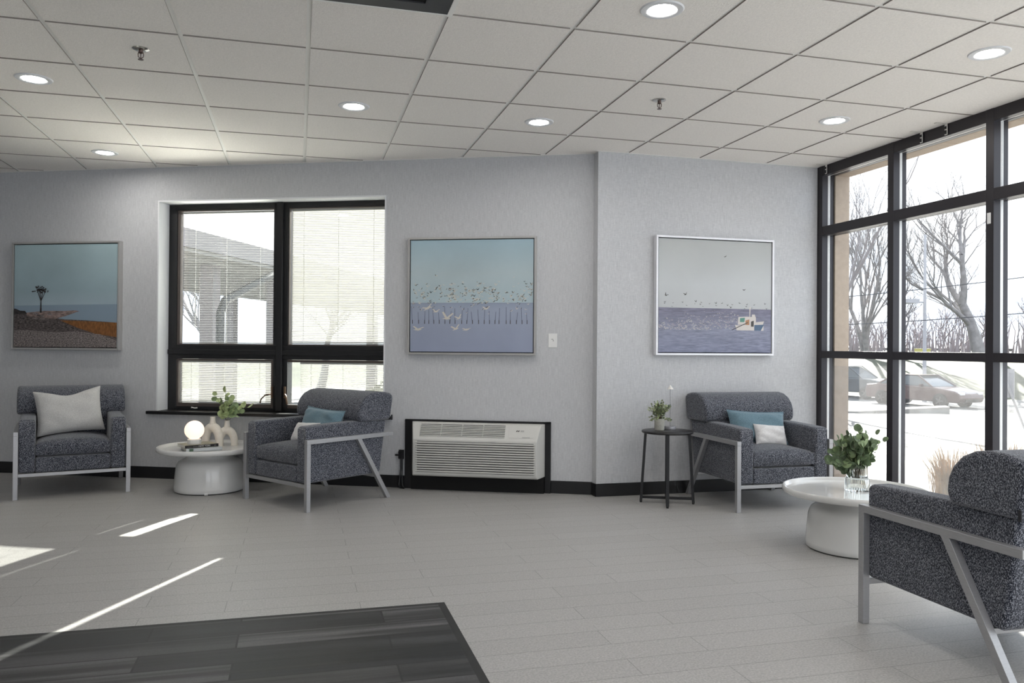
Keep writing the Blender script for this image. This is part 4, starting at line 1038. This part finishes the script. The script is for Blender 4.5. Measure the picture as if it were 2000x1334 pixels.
seg = [(1.10, .93, .10), (.30, 1.40, .26), (-.85, 1.42, .26), (-1.75, .97, .12)]
suv = [(-2.3, .36, .06), (2.25, .34, .08), (2.36, .55, .10), (2.30, .92, .10), (1.95, 1.02, .08), (1.15, 1.10, .04), (-2.15, 1.12, .04), (-2.34, .95, .08)]
sug = [(1.25, 1.09, .10), (.45, 1.66, .26), (-1.65, 1.70, .26), (-2.15, 1.11, .12)]
ang = R(-66)
c_ = (27.6, 30.3); car('sedan_car', 'dark red sedan on the road seen through the middle pane', c_[0], c_[1], gz(41)-.02, R(-78), 'car_red', sed, seg, 4.8, 1.84)
c_ = (29.0, 37.2); car('suv_car', 'dark blue grey vehicle behind the sedan, by the stucco pier', c_[0], c_[1], gz(46.5)-.02, ang, 'car_dark', suv, sug, 4.7, 1.88)

# lamp post, sign, wires, utility box
lpz = gz(50); lx, ly = 30.3, 33.1
lpst = thing('street_lamp', 'pale tall street lamp pole seen through the middle pane', 'street lamp', (lx, ly, gz(45)))
m = MB(); m.tube([(0, 0, 0), (0, 0, 8.4)], [.10, .06], 10); m.build('pole', 'galv', lpst, smooth=True)
m = MB(); m.tube([(0, 0, 5.0), (-.5, .5, 5.05)], .04, 6); m.box(-1.1, -.4, -.1, .9, 4.95, 5.15); m.build('lamp_head', 'galv', lpst)
for k, (z0, z1, lab) in enumerate(((3.95, 5.6, 'upper overhead power line crossing the big bare tree'), (2.75, 3.6, 'lower overhead power line crossing the big bare tree'))):
    m = MB(); p0 = Vector((22.0, 42.0, z0-.5)); p1 = Vector((40.0, 19.0, z1+.6)); pts = [p0.lerp(p1, t/12)+Vector((0, 0, -.5*4*(t/12)*(1-t/12))) for t in range(13)]
    m.tube(pts, .022, 5); tag(m.build('power_line', 'wire', smooth=True), lab, 'power line')
sg_ = thing('road_sign', 'grey sign on a leaning perforated metal post, right pane', 'sign', (9.62, 8.72, -.02), R(-42))
m = MB(); p0, p1 = Vector((.05, 0, 0)), Vector((-.28, .05, .98)); m.bar(p0, p1, .045, .03); m.build('post', 'galv', sg_, bevel=(.003, 1))
m = MB()
for k in range(24):
    q = p0.lerp(p1, .03+k*.04); m.lathe([(.007, -.001), (.007, .001)], 8, (q.x, q.y-.018, q.z))
m.build('post_holes', 'black_matte', sg_)
m = MB(); m.box(-.34, -.10, .045, .05, .52, .92); o = m.build('sign_plate', 'galv', sg_, bevel=(.002, 1))
m = MB(); m.box(-.5, .5, -.4, .4, 0, .7); m.box(-.54, .54, -.44, .44, .7, .76); o = m.build('utility_box', 'yellow_box', bevel=(.03, 2)); o.location = (42.3, 46.4, gz(62)); o.rotation_euler = (0, 0, R(-43)); tag(o, 'small yellow utility box on the lawn edge', 'utility box')

# ornamental grass outside the low middle pane
def grass_clump(label, x, y, h, n, seed):
    rnd = random.Random(seed); m = MB()
    for k in range(n):
        a = rnd.uniform(0, 2*PI); r = rnd.uniform(0, .14); hh = h*rnd.uniform(.5, 1); ox = math.cos(a)*hh*.55*rnd.random(); oy = math.sin(a)*hh*.55*rnd.random()
        b = Vector((r*math.cos(a), r*math.sin(a), 0)); t = Vector((b.x+ox, b.y+oy, hh)); mid = (b+t)/2+Vector((-ox*.25, -oy*.25, .04)); w_ = .004; s_ = Vector((-math.sin(a), math.cos(a), 0))*w_
        m.add([b-s_, b+s_, mid+s_, mid-s_, t], [(0, 1, 2, 3), (3, 2, 4)])
    o = m.build('ornamental_grass', 'straw'); o.location = (x, y, -.13); return tag(o, label, 'ornamental grass', 'dry grass clumps outside the glass')
for k, (x, y, h, lab) in enumerate(((5.15, 5.35, .55, 'dry tan grass clump outside, leftmost by the middle pane'), (5.25, 5.0, .62, 'dry tan grass clump outside, centre of the middle pane'), (5.10, 4.72, .50, 'dry tan grass clump outside, nearest the right mullion'), (5.6, 5.1, .60, 'dry tan grass clump outside, furthest from the glass'), (4.95, 4.50, .42, 'short dry tan grass clump outside close to the glass behind the near armchair'))):
    grass_clump(lab, x, y, h, 420, 300+k)

# building wing with porch seen through the left window
wg = thing('porch_wing', 'pale porch wing with roof eave outside the left window', 'building', W(2.02, 0, 0), WA)
def L_(s, off): return (s-2.02, off)
# local axes: x along wall, y outward. eave line runs outward at s ~1.25..
ex = -3.55
m = MB(); m.prism([(ex, 2.72), (ex, 3.02), (ex-5.5, 5.2), (ex-5.5, 2.72)], 2.5, 34.0, 'y'); o = m.build('roof', 'roof_grey', wg)
m = MB(); m.box(ex-5.4, ex-.06, 2.6, 33.8, 2.66, 2.74); m.build('soffit', 'siding', wg)
m = MB(); m.box(ex-.80, ex-.45, 2.6, 33.6, 2.60, 2.70); m.box(ex-5.3, ex-4.9, 2.6, 33.6, 2.62, 2.74); m.build('beam', 'siding', wg)
for xx, yy in ((ex-.75, 7.1), (ex-.75, 9.7), (ex-5.2, 9.7), (ex-5.2, 16.0), (ex-.75, 16.0)):
    m = MB(); m.box(xx, xx+.26, yy, yy+.26, -.6, 2.62); m.build('post', 'post_grey', wg)
m = MB(); m.tube([(ex+.04, 8.9, 2.74), (ex+.02, 8.5, 2.56), (ex-.0, 6.65, 1.92), (ex-.0, 6.5, 1.70), (ex-.0, 6.5, -.3)], .075, 10); m.build('downspout', 'dark_pipe', wg, smooth=True)
sb = MB(); rn = random.Random(12)
for k in range(1500):
    a = rn.uniform(0, 2*PI); b = rn.uniform(0, PI/2); r = .55*rn.uniform(.7, 1); c = Vector((r*math.cos(a)*math.cos(b)*1.2, r*math.sin(a)*math.cos(b), r*math.sin(b)*1.1+.25))
    d = Vector((rn.uniform(-1, 1), rn.uniform(-1, 1), rn.uniform(-1, 1))).normalized()*.05; e = d.cross(Vector((rn.random(), rn.random(), 1))).normalized()*.025
    sb.add([c-d, c+e, c+d, c-e], [(0, 1, 2, 3)])
for k in range(12):
    a = 2*PI*k/12; sb.tube([(0, 0, 0), (.3*math.cos(a), .3*math.sin(a), .5)], [.02, .008], 4)
o = sb.build('garden_shrub', 'shrub_leaf'); o.location = (1.30, 10.6, -.15); tag(o, 'dark shrub outside the lower right window light', 'shrub')
